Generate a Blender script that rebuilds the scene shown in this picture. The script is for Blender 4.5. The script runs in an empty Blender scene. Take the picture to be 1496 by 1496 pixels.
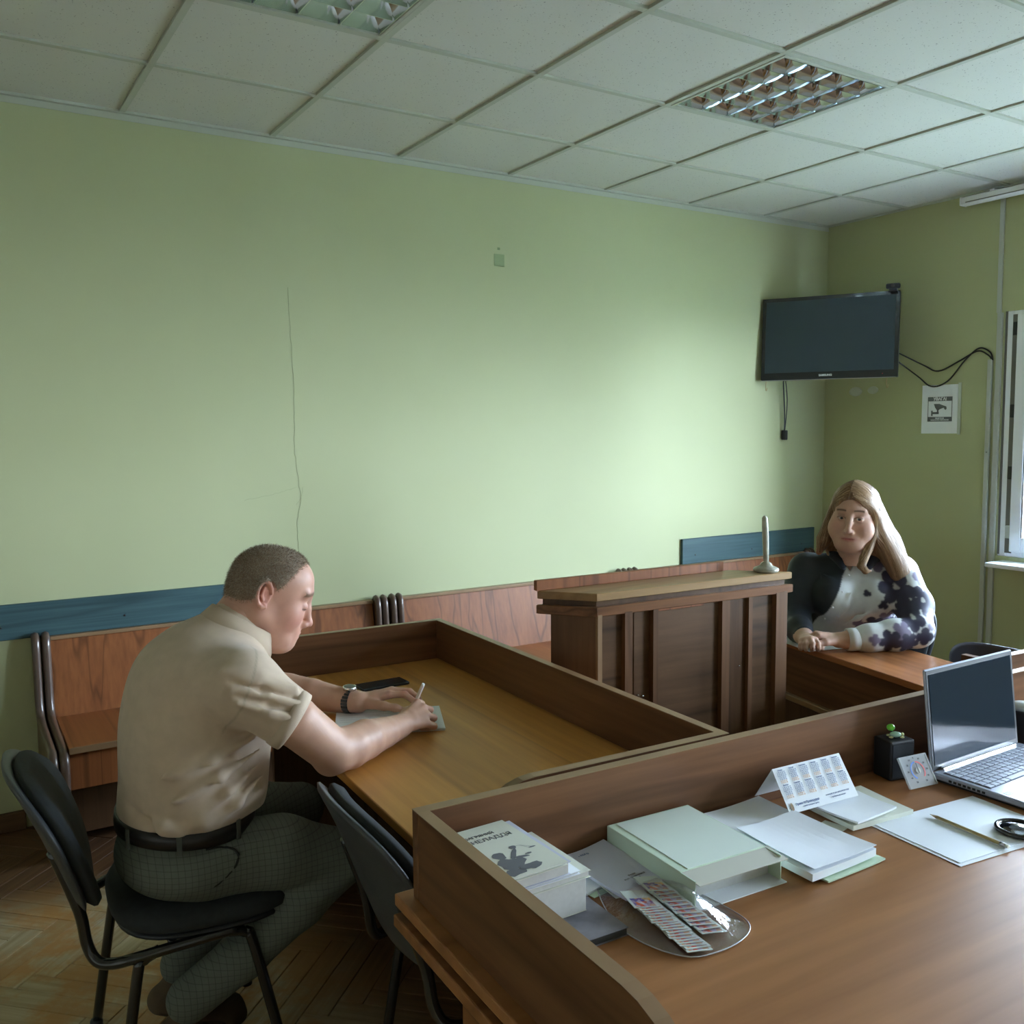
import bpy, bmesh, math, random
import numpy as np
from mathutils import Vector, Matrix, Quaternion, noise as mnoise
random.seed(7)
S = bpy.context.scene
COL = S.collection
PI = math.pi

# ------------------------------------------------------------------ camera
cd = bpy.data.cameras.new('camera'); cam = bpy.data.objects.new('camera', cd); COL.objects.link(cam)
cd.sensor_width = 36; cd.lens = 32.69; cd.clip_start = .02; cd.clip_end = 200
_F = Vector((0.52934802, 0.8437675, -0.08858374)); _R = Vector((0.84666692, -0.53205587, -0.00846648)); _U = Vector((0.05427524, 0.0705192, 0.99603275))
cam.matrix_world = Matrix(((_R.x, _U.x, -_F.x, -0.7233), (_R.y, _U.y, -_F.y, -4.0349), (_R.z, _U.z, -_F.z, 1.55), (0, 0, 0, 1)))
S.camera = cam

# ------------------------------------------------------------------ world: bright overcast sky, open below the horizon to a grassy yard (built below)
W = bpy.data.worlds.new('world'); S.world = W; W.use_nodes = True
wn = W.node_tree; wn.nodes.clear()
wo = wn.nodes.new('ShaderNodeOutputWorld'); wb = wn.nodes.new('ShaderNodeBackground')
wt = wn.nodes.new('ShaderNodeTexCoord'); wx = wn.nodes.new('ShaderNodeSeparateXYZ'); wr = wn.nodes.new('ShaderNodeValToRGB')
wn.links.new(wt.outputs['Generated'], wx.inputs[0]); wn.links.new(wx.outputs['Z'], wr.inputs[0])
wr.color_ramp.elements[0].position = 0.0; wr.color_ramp.elements[0].color = (.71, .85, 1.0, 1)
wr.color_ramp.elements[1].position = .7; wr.color_ramp.elements[1].color = (.52, .70, 1.0, 1)
wn.links.new(wr.outputs[0], wb.inputs[0]); wb.inputs[1].default_value = 12.0
wn.links.new(wb.outputs[0], wo.inputs[0])
S.view_settings.view_transform = 'Standard'; S.view_settings.look = 'None'; S.view_settings.gamma = 1
S.view_settings.use_curve_mapping = False
S.view_settings.exposure = 2.93
S.cycles.max_bounces = 10; S.cycles.diffuse_bounces = 6; S.cycles.transparent_max_bounces = 16
S.cycles.sample_clamp_indirect = 6; S.cycles.caustics_reflective = False; S.cycles.caustics_refractive = False
S.cycles.use_denoising = True

def portal(y0, y1, z0, z1, x):
    l = bpy.data.lights.new('window_portal', 'AREA'); l.shape = 'RECTANGLE'; l.size = z1 - z0; l.size_y = y1 - y0
    l.cycles.is_portal = True
    o = bpy.data.objects.new('window_portal', l); COL.objects.link(o); o.location = (x, (y0 + y1) / 2, (z0 + z1) / 2)
    o.rotation_euler = (0, PI / 2, 0)
WIN = [(-2.95, -1.17, .84, 2.155), (-5.35, -3.57, .84, 2.155)]
for a, b, c, d in WIN: portal(a, b, c, d, 4.40)

# ------------------------------------------------------------------ helpers
def box(bm, x0, x1, y0, y1, z0, z1, bev=0.0, seg=1, mi=0):
    vs = [bm.verts.new(p) for p in ((x0, y0, z0), (x1, y0, z0), (x1, y1, z0), (x0, y1, z0), (x0, y0, z1), (x1, y0, z1), (x1, y1, z1), (x0, y1, z1))]
    fs = [bm.faces.new([vs[i] for i in f]) for f in ((3, 2, 1, 0), (4, 5, 6, 7), (0, 1, 5, 4), (1, 2, 6, 5), (2, 3, 7, 6), (3, 0, 4, 7))]
    for f in fs: f.material_index = mi
    if bev: bmesh.ops.bevel(bm, geom=list({e for f in fs for e in f.edges}), offset=bev, segments=seg, profile=.5, affect='EDGES')
    return vs
def prism(bm, pts, t0, t1, axis='z', bev=0.0, seg=1):
    """polygon pts extruded along axis"""
    def P(a, b, t): return {'z': (a, b, t), 'y': (a, t, b), 'x': (t, a, b)}[axis]
    lo = [bm.verts.new(P(a, b, t0)) for a, b in pts]; hi = [bm.verts.new(P(a, b, t1)) for a, b in pts]
    n = len(pts); fs = [bm.faces.new(lo[::-1]), bm.faces.new(hi)]
    fs += [bm.faces.new((lo[i], lo[(i + 1) % n], hi[(i + 1) % n], hi[i])) for i in range(n)]
    bmesh.ops.recalc_face_normals(bm, faces=fs)
    if bev: bmesh.ops.bevel(bm, geom=list({e for f in fs[:2] for e in f.edges}), offset=bev, segments=seg, profile=.5, affect='EDGES')
    return lo, hi
def smooth_path(pts, sub=6):
    pts = [Vector(p) for p in pts]; out = []
    for i in range(len(pts) - 1):
        p0 = pts[max(i - 1, 0)]; p1 = pts[i]; p2 = pts[i + 1]; p3 = pts[min(i + 2, len(pts) - 1)]
        for k in range(sub):
            t = k / sub; t2 = t * t; t3 = t2 * t
            out.append(.5 * ((2 * p1) + (p2 - p0) * t + (2 * p0 - 5 * p1 + 4 * p2 - p3) * t2 + (3 * p1 - p0 - 3 * p2 + p3) * t3))
    return out + [pts[-1]]
def tube(bm, pts, r, seg=8, flat=1.0, up=None, caps=True):
    pts = [Vector(p) for p in pts]; n = len(pts)
    rs = r if isinstance(r, (list, tuple)) else [r] * n
    t0 = (pts[1] - pts[0]).normalized()
    u = Vector(up) if up else (Vector((0, 0, 1)) if abs(t0.z) < .9 else Vector((1, 0, 0)))
    u = (u - t0 * u.dot(t0)).normalized(); rings = []
    for i in range(n):
        t = (pts[min(i + 1, n - 1)] - pts[max(i - 1, 0)]).normalized()
        u = (u - t * u.dot(t)).normalized(); v = t.cross(u)
        rings.append([bm.verts.new(pts[i] + (u * math.cos(a) * flat + v * math.sin(a)) * rs[i]) for a in (2 * PI * k / seg for k in range(seg))])
    for A, B in zip(rings, rings[1:]):
        for k in range(seg):
            f = bm.faces.new((A[k], A[(k + 1) % seg], B[(k + 1) % seg], B[k])); f.smooth = True
    if caps: bm.faces.new(rings[0][::-1]); bm.faces.new(rings[-1])
def lathe(bm, prof, seg=24, c=(0, 0, 0)):
    rings = [[bm.verts.new((c[0] + r * math.cos(2 * PI * k / seg), c[1] + r * math.sin(2 * PI * k / seg), c[2] + z)) for k in range(seg)] for r, z in prof]
    for A, B in zip(rings, rings[1:]):
        for k in range(seg): f = bm.faces.new((A[k], A[(k + 1) % seg], B[(k + 1) % seg], B[k])); f.smooth = True
    if prof[0][0] > 0: bm.faces.new(rings[0][::-1])
    if prof[-1][0] > 0: bm.faces.new(rings[-1])
def ball(bm, c, r, sx=1, sy=1, sz=1, sub=2):
    m = Matrix.Translation(c) @ Matrix.Diagonal((sx, sy, sz, 1))
    g = bmesh.ops.create_icosphere(bm, subdivisions=sub, radius=r, matrix=m)
    for v in g['verts']:
        for f in v.link_faces: f.smooth = True
def obj(name, bm, mat, parent=None, smooth=False, label=None):
    me = bpy.data.meshes.new(name)
    if isinstance(bm, bmesh.types.BMesh):
        bm.to_mesh(me); bm.free()
    else: me = bm
    for m in (mat if isinstance(mat, (list, tuple)) else [mat]): me.materials.append(m)
    if smooth: me.polygons.foreach_set('use_smooth', [True] * len(me.polygons))
    o = bpy.data.objects.new(name, me); COL.objects.link(o)
    if parent: o.parent = parent
    if label: o['label'] = label
    return o
def B(): return bmesh.new()
def bx(name, mat, parent, *a, **k):
    bm = B(); box(bm, *a, **k); return obj(name, bm, mat, parent)
def tag(o, label, cat, group=None):
    o['label'] = label; o['category'] = cat
    if group: o['group'] = group
    return o
def thing(name, label, cat, loc=(0, 0, 0), rot=0, group=None):
    o = bpy.data.objects.new(name, None); COL.objects.link(o); o.location = loc
    o.rotation_euler = rot if isinstance(rot, (tuple, list)) else (0, 0, rot); o.empty_display_size = .05
    return tag(o, label, cat, group)
def struct(o): o['kind'] = 'structure'; return o
def copy_tree(o, parent=None):
    c = o.copy(); COL.objects.link(c); c.parent = parent
    for ch in list(o.children): copy_tree(ch, c)
    return c
def text_mesh(s, size, name='lettering', align='CENTER', bold=0.0, ext=0.00015):
    cu = bpy.data.curves.new('txt', 'FONT'); cu.body = s; cu.size = size; cu.align_x = align; cu.align_y = 'CENTER'
    cu.extrude = ext; cu.offset = bold; cu.resolution_u = 2
    o = bpy.data.objects.new('txt', cu); COL.objects.link(o)
    dg = bpy.context.evaluated_depsgraph_get(); me = bpy.data.meshes.new_from_object(o.evaluated_get(dg))
    bpy.data.objects.remove(o); me.name = name; me.materials.clear(); return me
def add_mesh(bm, me, mat, mi=0):
    n = len(bm.faces); tmp = bmesh.new(); tmp.from_mesh(me); tmp.transform(mat)
    for f in tmp.faces: f.material_index = mi
    m2 = bpy.data.meshes.new('t'); tmp.to_mesh(m2); tmp.free(); bm.from_mesh(m2); bpy.data.meshes.remove(m2); bpy.data.meshes.remove(me)

# ------------------------------------------------------------------ materials
def new_mat(name):
    m = bpy.data.materials.new(name); m.use_nodes = True; nt = m.node_tree
    return m, nt, nt.nodes['Principled BSDF']
def N(nt, t, **kw):
    n = nt.nodes.new(t)
    for k, v in kw.items():
        if k in n.inputs: n.inputs[k].default_value = v
        else: setattr(n, k, v)
    return n
def ramp(nt, src, stops):
    r = nt.nodes.new('ShaderNodeValToRGB'); nt.links.new(src, r.inputs[0]); cr = r.color_ramp
    while len(cr.elements) < len(stops): cr.elements.new(.5)
    for e, (p, c) in zip(cr.elements, stops): e.position = p; e.color = (c[0], c[1], c[2], 1) if not isinstance(c, (int, float)) else (c, c, c, 1)
    return r.outputs[0]
def mixc(nt, fac, a, b, mode='MIX'):
    m = nt.nodes.new('ShaderNodeMix'); m.data_type = 'RGBA'; m.blend_type = mode
    for i, v in ((0, fac), (6, a), (7, b)):
        if hasattr(v, 'is_output'): nt.links.new(v, m.inputs[i])
        else: m.inputs[i].default_value = (*v, 1) if isinstance(v, (tuple, list)) and len(v) == 3 else v
    return m.outputs[2]
def coords(nt, scale=(1, 1, 1), rnd=True):
    tc = nt.nodes.new('ShaderNodeTexCoord'); mp = nt.nodes.new('ShaderNodeMapping'); mp.inputs['Scale'].default_value = scale
    nt.links.new(tc.outputs['Object'], mp.inputs['Vector'])
    if rnd:
        oi = nt.nodes.new('ShaderNodeObjectInfo'); mu = nt.nodes.new('ShaderNodeMath'); mu.operation = 'MULTIPLY'; mu.inputs[1].default_value = 37
        nt.links.new(oi.outputs['Random'], mu.inputs[0]); nt.links.new(mu.outputs[0], mp.inputs['Location'])
    return mp.outputs[0]
def bump(nt, b, h, strength=.2, dist=.002):
    n = nt.nodes.new('ShaderNodeBump'); n.inputs['Strength'].default_value = strength; n.inputs['Distance'].default_value = dist
    nt.links.new(h, n.inputs['Height']); nt.links.new(n.outputs[0], b.inputs['Normal'])
def plain(name, col, rough=.5, metal=0.0, spec=.5, var=0.0, vs=8, bmp=0.0, bs=300, coat=0.0):
    m, nt, b = new_mat(name); b.inputs['Roughness'].default_value = rough; b.inputs['Metallic'].default_value = metal
    b.inputs['Specular IOR Level'].default_value = spec; b.inputs['Coat Weight'].default_value = coat
    v = coords(nt)
    n = N(nt, 'ShaderNodeTexNoise', Scale=vs, Detail=4.0); nt.links.new(v, n.inputs['Vector'])
    k = max(var, .02)
    nt.links.new(ramp(nt, n.outputs[0], [(.3, [c * (1 - k) for c in col]), (.7, [min(1, c * (1 + k)) for c in col])]), b.inputs['Base Color'])
    if bmp:
        n2 = N(nt, 'ShaderNodeTexNoise', Scale=bs, Detail=2.0); nt.links.new(v, n2.inputs['Vector']); bump(nt, b, n2.outputs[0], bmp, .001)
    return m
def wood(name, light, dark, axis='x', streak=.5, rough=.35, across=9, seam=None, coat=.0, along=.7):
    m, nt, b = new_mat(name); ax = 'xyz'.index(axis)
    sc = [across] * 3; sc[ax] = along
    v = coords(nt, sc)
    n = N(nt, 'ShaderNodeTexNoise', Scale=1.6, Detail=7.0, Roughness=.6, Distortion=.35); nt.links.new(v, n.inputs['Vector'])
    c = ramp(nt, n.outputs[0], [(.28, dark), (.5, [(a + d) / 2 for a, d in zip(light, dark)]), (.72, light)])
    sc2 = [across * 9] * 3; sc2[ax] = along * 4
    v2 = coords(nt, sc2); f = N(nt, 'ShaderNodeTexNoise', Scale=1.0, Detail=3.0); nt.links.new(v2, f.inputs['Vector'])
    c = mixc(nt, .35, c, ramp(nt, f.outputs[0], [(.3, [x * .72 for x in dark]), (.7, light)]), 'MIX')
    sc3 = [across * .35] * 3; sc3[ax] = along * (.03 if seam else .25)
    v3 = coords(nt, sc3); g = N(nt, 'ShaderNodeTexNoise', Scale=1.5, Detail=3.0, Distortion=.3); nt.links.new(v3, g.inputs['Vector'])
    band = ramp(nt, g.outputs[0], [(.47, 0.), (.5, streak), (.53, 0.)] if not seam else [(.36, 0.), (.372, streak), (.384, 0.), (.47, 0.), (.482, streak), (.494, 0.), (.58, 0.), (.592, streak), (.604, 0.)])
    c = mixc(nt, band, c, [x * .45 for x in dark])
    nt.links.new(c, b.inputs['Base Color'])
    b.inputs['Roughness'].default_value = rough; b.inputs['Specular IOR Level'].default_value = .3; b.inputs['Coat Weight'].default_value = coat; b.inputs['Coat Roughness'].default_value = .12
    bump(nt, b, f.outputs[0], .05, .001)
    return m

M = {}
# wall paint
m, nt, b = new_mat('green_wall_paint'); v = coords(nt, rnd=False)
n = N(nt, 'ShaderNodeTexNoise', Scale=.9, Detail=5.0); nt.links.new(v, n.inputs['Vector'])
nt.links.new(ramp(nt, n.outputs[0], [(.3, (.440, .468, .262)), (.7, (.470, .498, .290))]), b.inputs['Base Color'])
n2 = N(nt, 'ShaderNodeTexNoise', Scale=150.0, Detail=4.0); nt.links.new(v, n2.inputs['Vector']); bump(nt, b, n2.outputs[0], .12, .0015)
b.inputs['Roughness'].default_value = .6; M['wall'] = m
# ceiling tile: mineral fibre with pits
m, nt, b = new_mat('fissured_ceiling_tile'); v = coords(nt)
vo = N(nt, 'ShaderNodeTexVoronoi', Scale=85.0, Randomness=1.0); 
ds = N(nt, 'ShaderNodeTexNoise', Scale=60.0, Detail=2.0); nt.links.new(v, ds.inputs['Vector'])
vm = nt.nodes.new('ShaderNodeVectorMath'); vm.operation = 'MULTIPLY_ADD'; vm.inputs[1].default_value = (.012, .012, .012)
nt.links.new(ds.outputs['Color'], vm.inputs[0]); nt.links.new(v, vm.inputs[2]); nt.links.new(vm.outputs[0], vo.inputs['Vector'])
pit = ramp(nt, vo.outputs['Distance'], [(.13, 1.), (.21, 0.)])
pn = N(nt, 'ShaderNodeTexNoise', Scale=45.0, Detail=2.0); nt.links.new(v, pn.inputs['Vector'])
pit2 = mixc(nt, 1.0, pit, ramp(nt, pn.outputs[0], [(.46, 0.), (.56, 1.)]), 'MULTIPLY')
nt.links.new(mixc(nt, pit2, (.66, .665, .62), (.30, .30, .27)), b.inputs['Base Color'])
b.inputs['Roughness'].default_value = .9; b.inputs['Specular IOR Level'].default_value = .1; M['tile'] = m
M['tbar'] = plain('ceiling_grid_paint', (.48, .51, .44), .6)
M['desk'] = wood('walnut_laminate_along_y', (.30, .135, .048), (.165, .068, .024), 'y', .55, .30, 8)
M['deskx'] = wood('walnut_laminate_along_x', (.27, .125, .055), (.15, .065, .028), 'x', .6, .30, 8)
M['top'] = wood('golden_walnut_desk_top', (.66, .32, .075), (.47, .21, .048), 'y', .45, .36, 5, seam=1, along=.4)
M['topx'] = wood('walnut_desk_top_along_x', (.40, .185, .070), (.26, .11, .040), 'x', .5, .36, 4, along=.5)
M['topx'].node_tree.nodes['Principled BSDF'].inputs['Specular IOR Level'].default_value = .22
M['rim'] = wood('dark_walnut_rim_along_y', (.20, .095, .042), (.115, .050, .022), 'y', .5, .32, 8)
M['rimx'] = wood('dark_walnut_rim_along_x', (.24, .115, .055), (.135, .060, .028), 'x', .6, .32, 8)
M['edge'] = plain('brown_edge_banding', (.27, .165, .085), .35, var=.1)
M['bench'] = wood('red_walnut_bench_panel', (.33, .120, .040), (.20, .066, .022), 'z', .7, .42, 8, seam=1)
M['seat'] = wood('red_walnut_bench_seat', (.36, .135, .048), (.24, .078, .028), 'y', .6, .28, 8, seam=1)
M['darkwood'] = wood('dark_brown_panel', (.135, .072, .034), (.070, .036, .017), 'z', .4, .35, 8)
M['darkrail'] = plain('dark_brown_lacquered_rail', (.115, .075, .055), .30, var=.15, coat=.3)
M['lect'] = wood('lectern_dark_panel', (.155, .085, .042), (.085, .046, .023), 'x', .7, .35, 6)
M['lectside'] = wood('lectern_side_panel', (.19, .098, .048), (.11, .055, .026), 'z', .5, .35, 8)
M['blue'] = wood('blue_grey_board', (.070, .135, .145), (.035, .078, .090), 'x', .5, .45, 12)
M['skirt'] = wood('brown_skirting', (.17, .095, .045), (.09, .048, .022), 'x', .4, .45, 10)
M['white'] = plain('white_plastic', (.78, .80, .82), .35)
M['greyduct'] = plain('painted_cable_duct', (.47, .50, .46), .45)
M['pvc'] = plain('white_window_profile', (.88, .91, .96), .3)
M['pvcgrey'] = plain('grey_window_gasket', (.17, .17, .155), .5)
M['black'] = plain('black_plastic', (.018, .021, .024), .38)
M['blackgloss'] = plain('black_glossy_enamel', (.012, .015, .016), .18, coat=.6)
M['cloth'] = plain('black_chair_fabric', (.022, .027, .028), .85, var=.15, vs=60, bmp=.5, bs=900)
M['shell'] = plain('dark_grey_chair_shell', (.055, .062, .066), .45, bmp=.3, bs=500)
M['chrome'] = plain('polished_metal', (.75, .77, .78), .16, metal=1.0)
M['brass'] = plain('brass_hook', (.45, .36, .20), .4, metal=.7)
M['paper'] = plain('white_paper', (.80, .84, .88), .7, var=.02)
M['paperedge'] = plain('paper_block_edges', (.56, .57, .54), .8, var=.04, vs=120)
M['ink'] = plain('printed_grey_ink', (.13, .14, .15), .7)
M['inkblue'] = plain('printed_blue_ink', (.16, .22, .38), .7)
M['inkorange'] = plain('printed_orange_ink', (.75, .42, .18), .7)
M['screen'] = plain('black_screen_glass', (.016, .026, .038), .09, spec=.25)

# ------------------------------------------------------------------ room shell
ZC = 2.81
XL, YB, XE = -3.0, -5.8, 4.195
fl = B(); box(fl, XL - .2, 4.6, YB - .2, .2, -.12, -.02)
floor = struct(obj('floor', fl, plain('floor_screed', (.05, .035, .02), .9)))
wl = struct(bx('wall_left', M['wall'], None, XL - .2, 4.6, 0, .2, -.1, 3.2))
M['wall2'] = plain('cream_bounce_paint', (.66, .62, .52), .6)  # unseen walls, set close and coloured cream to bounce more light
struct(bx('wall_back', M['wall2'], None, XL - .2, XL, YB, 0, -.1, 3.2))
struct(bx('wall_near', M['wall2'], None, XL - .2, 4.6, YB - .2, YB, -.1, 3.2))
bm = B()
ys = [0.0] + [v for w in sorted(WIN, reverse=True) for v in (w[1], w[0])] + [YB]
for i in range(0, len(ys), 2): box(bm, XE, 4.6, ys[i + 1], ys[i], -.1, 3.2)
for a, b_, c, d in WIN: box(bm, XE, 4.6, a, b_, -.1, c); box(bm, XE, 4.6, a, b_, d, 3.2)
we = struct(obj('wall_right', bm, M['wall']))
ceil = struct(bx('ceiling', plain('ceiling_slab', (.4, .4, .4), .9), None, XL - .2, 4.6, YB - .2, .2, 3.2, 3.3))
# ceiling tiles and grid
LIGHTS = [(3, 2), (0, 2), (3, 5), (0, 5), (-3, 2), (-3, 5)]
bmt = B(); box(bmt, .012, .588, .012, .588, 0, .015, .002); tme = bpy.data.meshes.new('ceiling_tile'); bmt.to_mesh(tme); bmt.free(); tme.materials.append(M['tile'])
far = B()
for k in range(-5, 7):
    for j in range(0, 9):
        x0 = .6 * k; y1 = -.571 - .6 * j
        if (k, j - 1 + 0) in [(a, b - 1) for a, b in LIGHTS] and False: continue
        row = j + 1                      # row between bar j+1 and j+2
        if (k, row - 0) in [(a, b) for a, b in LIGHTS]: continue
        if x0 < XL or y1 - .6 < YB: continue
        if k >= -2 and j <= 3 or (k >= 0 and j <= 5):
            o = bpy.data.objects.new('ceiling_tile', tme); COL.objects.link(o); o.parent = ceil
            o.location = (x0, y1 - .6, ZC + .003 + random.uniform(0, .0025)); o.rotation_euler = (random.uniform(-.001, .001), random.uniform(-.001, .001), 0)
        else: box(far, x0 + .012, x0 + .588, y1 - .588, y1 - .012, ZC + .003, ZC + .018)
    # cut tile against the wall
    if .6 * k >= XL:
        bx('ceiling_tile', M['tile'], ceil, .6 * k + .012, .6 * k + .588, -.559, -.02, ZC + .004, ZC + .018, bev=.002)
for j in range(-1, 9):   # cut tiles against the window wall are in column k = 6 (3.6-4.19)
    pass
fo = obj('ceiling_tiles_beyond', far, M['tile'], ceil); fo['kind'] = 'stuff'
for k in range(-4, 7): bx('grid_bar', M['tbar'], ceil, .6 * k - .012, .6 * k + .012, YB, -.001, ZC - .004, ZC + .03, bev=.001)
for j in range(0, 9): bx('grid_bar', M['tbar'], ceil, XL, XE, -.571 - .6 * j - .012, -.571 - .6 * j + .012, ZC - .0035, ZC + .031, bev=.001)
bx('edge_angle', M['tbar'], ceil, XL, XE, -.022, -.0005, ZC - .006, ZC + .03); bx('edge_angle', M['tbar'], ceil, XE - .022, XE - .0005, YB, 0, ZC - .006, ZC + .03)
bx('edge_angle', M['tbar'], ceil, XL, XE, -.0035, -.0005, ZC - .03, ZC); 
# floor: worn herringbone parquet laid at 45 degrees
m, nt, b = new_mat('worn_parquet'); 
v = coords(nt, (1, 1, 1)); ge = nt.nodes.new('ShaderNodeNewGeometry'); sx = nt.nodes.new('ShaderNodeSeparateXYZ'); nt.links.new(ge.outputs['Position'], sx.inputs[0])
g = coords(nt, (1.2, 30, 10)); f = N(nt, 'ShaderNodeTexNoise', Scale=2.0, Detail=5.0, Distortion=.4); nt.links.new(g, f.inputs['Vector'])
base = ramp(nt, f.outputs[0], [(.3, (.38, .29, .16)), (.7, (.62, .52, .35))])
wv = nt.nodes.new('ShaderNodeMapping'); nt.links.new(ge.outputs['Position'], wv.inputs['Vector'])
wnz = N(nt, 'ShaderNodeTexNoise', Scale=2.6, Detail=8.0, Roughness=.7); nt.links.new(wv.outputs[0], wnz.inputs['Vector'])
base = mixc(nt, ramp(nt, wnz.outputs[0], [(.45, 0.), (.56, .85)]), base, (.50, .23, .050))
oi = nt.nodes.new('ShaderNodeObjectInfo')
base = mixc(nt, ramp(nt, oi.outputs['Random'], [(.0, 0.), (1., .35)]), base, (.33, .22, .10))
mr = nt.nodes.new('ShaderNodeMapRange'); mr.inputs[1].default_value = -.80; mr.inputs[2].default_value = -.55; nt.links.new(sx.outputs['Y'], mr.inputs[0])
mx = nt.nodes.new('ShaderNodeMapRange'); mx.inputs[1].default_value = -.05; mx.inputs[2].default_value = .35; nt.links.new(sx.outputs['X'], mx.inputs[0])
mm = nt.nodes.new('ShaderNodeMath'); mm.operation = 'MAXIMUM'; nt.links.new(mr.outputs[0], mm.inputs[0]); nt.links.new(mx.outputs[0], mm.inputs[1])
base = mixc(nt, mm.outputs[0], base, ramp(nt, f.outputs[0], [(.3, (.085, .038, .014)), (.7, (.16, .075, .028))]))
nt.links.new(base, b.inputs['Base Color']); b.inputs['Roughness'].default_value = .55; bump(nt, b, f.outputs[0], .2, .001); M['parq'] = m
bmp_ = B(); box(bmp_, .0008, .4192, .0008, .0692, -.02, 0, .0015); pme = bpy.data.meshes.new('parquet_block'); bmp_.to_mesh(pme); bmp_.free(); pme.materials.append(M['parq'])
rest = B(); nblk = 0; L_, w_ = .42, .07
cands = []
R45 = Matrix.Rotation(-PI / 4, 4, 'Z')
for i in range(-150, 150):          # herringbone in block units of w: horizontal and vertical blocks step diagonally
    for j in range(-16, 17):
        for kind in (0, 1):
            if kind == 0: px, py, rz = i * w_ - j * L_, i * w_ + j * L_, 0
            else: px, py, rz = i * w_ - j * L_ + w_, i * w_ + j * L_ + w_, PI / 2
            q = R45 @ Vector((px, py, 0)); c = R45 @ Vector((px + (L_ / 2 if kind == 0 else -w_ / 2), py + (w_ / 2 if kind == 0 else L_ / 2), 0))
            if XL < c.x < 4.3 and YB < c.y < .1: cands.append((c.copy(), q.copy(), rz - PI / 4))
def near(c): return -1.0 < c.x < .75 and -2.6 < c.y < .05
for c, q, rz in cands:
    jz = random.uniform(-.0012, 0)
    if near(c) and nblk < 295:
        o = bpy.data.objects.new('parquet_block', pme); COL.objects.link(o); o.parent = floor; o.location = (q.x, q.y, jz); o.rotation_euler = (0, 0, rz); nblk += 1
    else:
        Mx = Matrix.Translation((q.x, q.y, jz)) @ Matrix.Rotation(rz, 4, 'Z')
        vs = box(rest, .0008, .4192, .0008, .0692, -.02, 0)
        for vtx in vs: vtx.co = Mx @ vtx.co
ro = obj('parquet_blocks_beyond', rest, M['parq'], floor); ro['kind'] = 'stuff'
# skirting
struct(bx('baseboard_left', M['skirt'], None, XL, -.47, -.022, 0, 0, .075, bev=.004)); struct(bx('baseboard_right', M['skirt'], None, XE - .02, XE, -6, -.03, 0, .075, bev=.004))
# wall cracks and old fixing marks
def crack(pts, r=.0008):
    bm = B(); P = []
    for i in range(len(pts) - 1):
        a, b_ = Vector(pts[i]), Vector(pts[i + 1])
        for k in range(10): P.append(a.lerp(b_, k / 10) + Vector((random.uniform(-.003, .003), 0, random.uniform(-.002, .002))))
    tube(bm, P, r, 4, flat=.5); return obj('crack', bm, plain('dark_crack', (.12, .14, .08), .9), wl)  # cracks are thin strips in their own dark green-brown colour
crack([(.655, -.0003, 2.18), (.672, -.0003, 1.75), (.665, -.0003, 1.45), (.69, -.0003, 1.25), (.668, -.0003, 1.15), (.672, -.0003, .9)])
crack([(.672, -.0003, 1.30), (.55, -.0003, 1.27), (.42, -.0003, 1.25)], .0005); crack([(.70, -.0003, 1.30), (.69, -.0003, 1.25), (.665, -.0003, 1.22)], .0005)
bx('painted_patch', plain('patched_paint', (.29, .36, .19), .6), wl, 1.715, 1.775, -.002, 0, 2.36, 2.42, bev=.0008)
bx('plug_hole', plain('hole_filler', (.22, .28, .15), .8), wl, 1.735, 1.75, -.001, 0, 2.44, 2.452)

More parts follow.
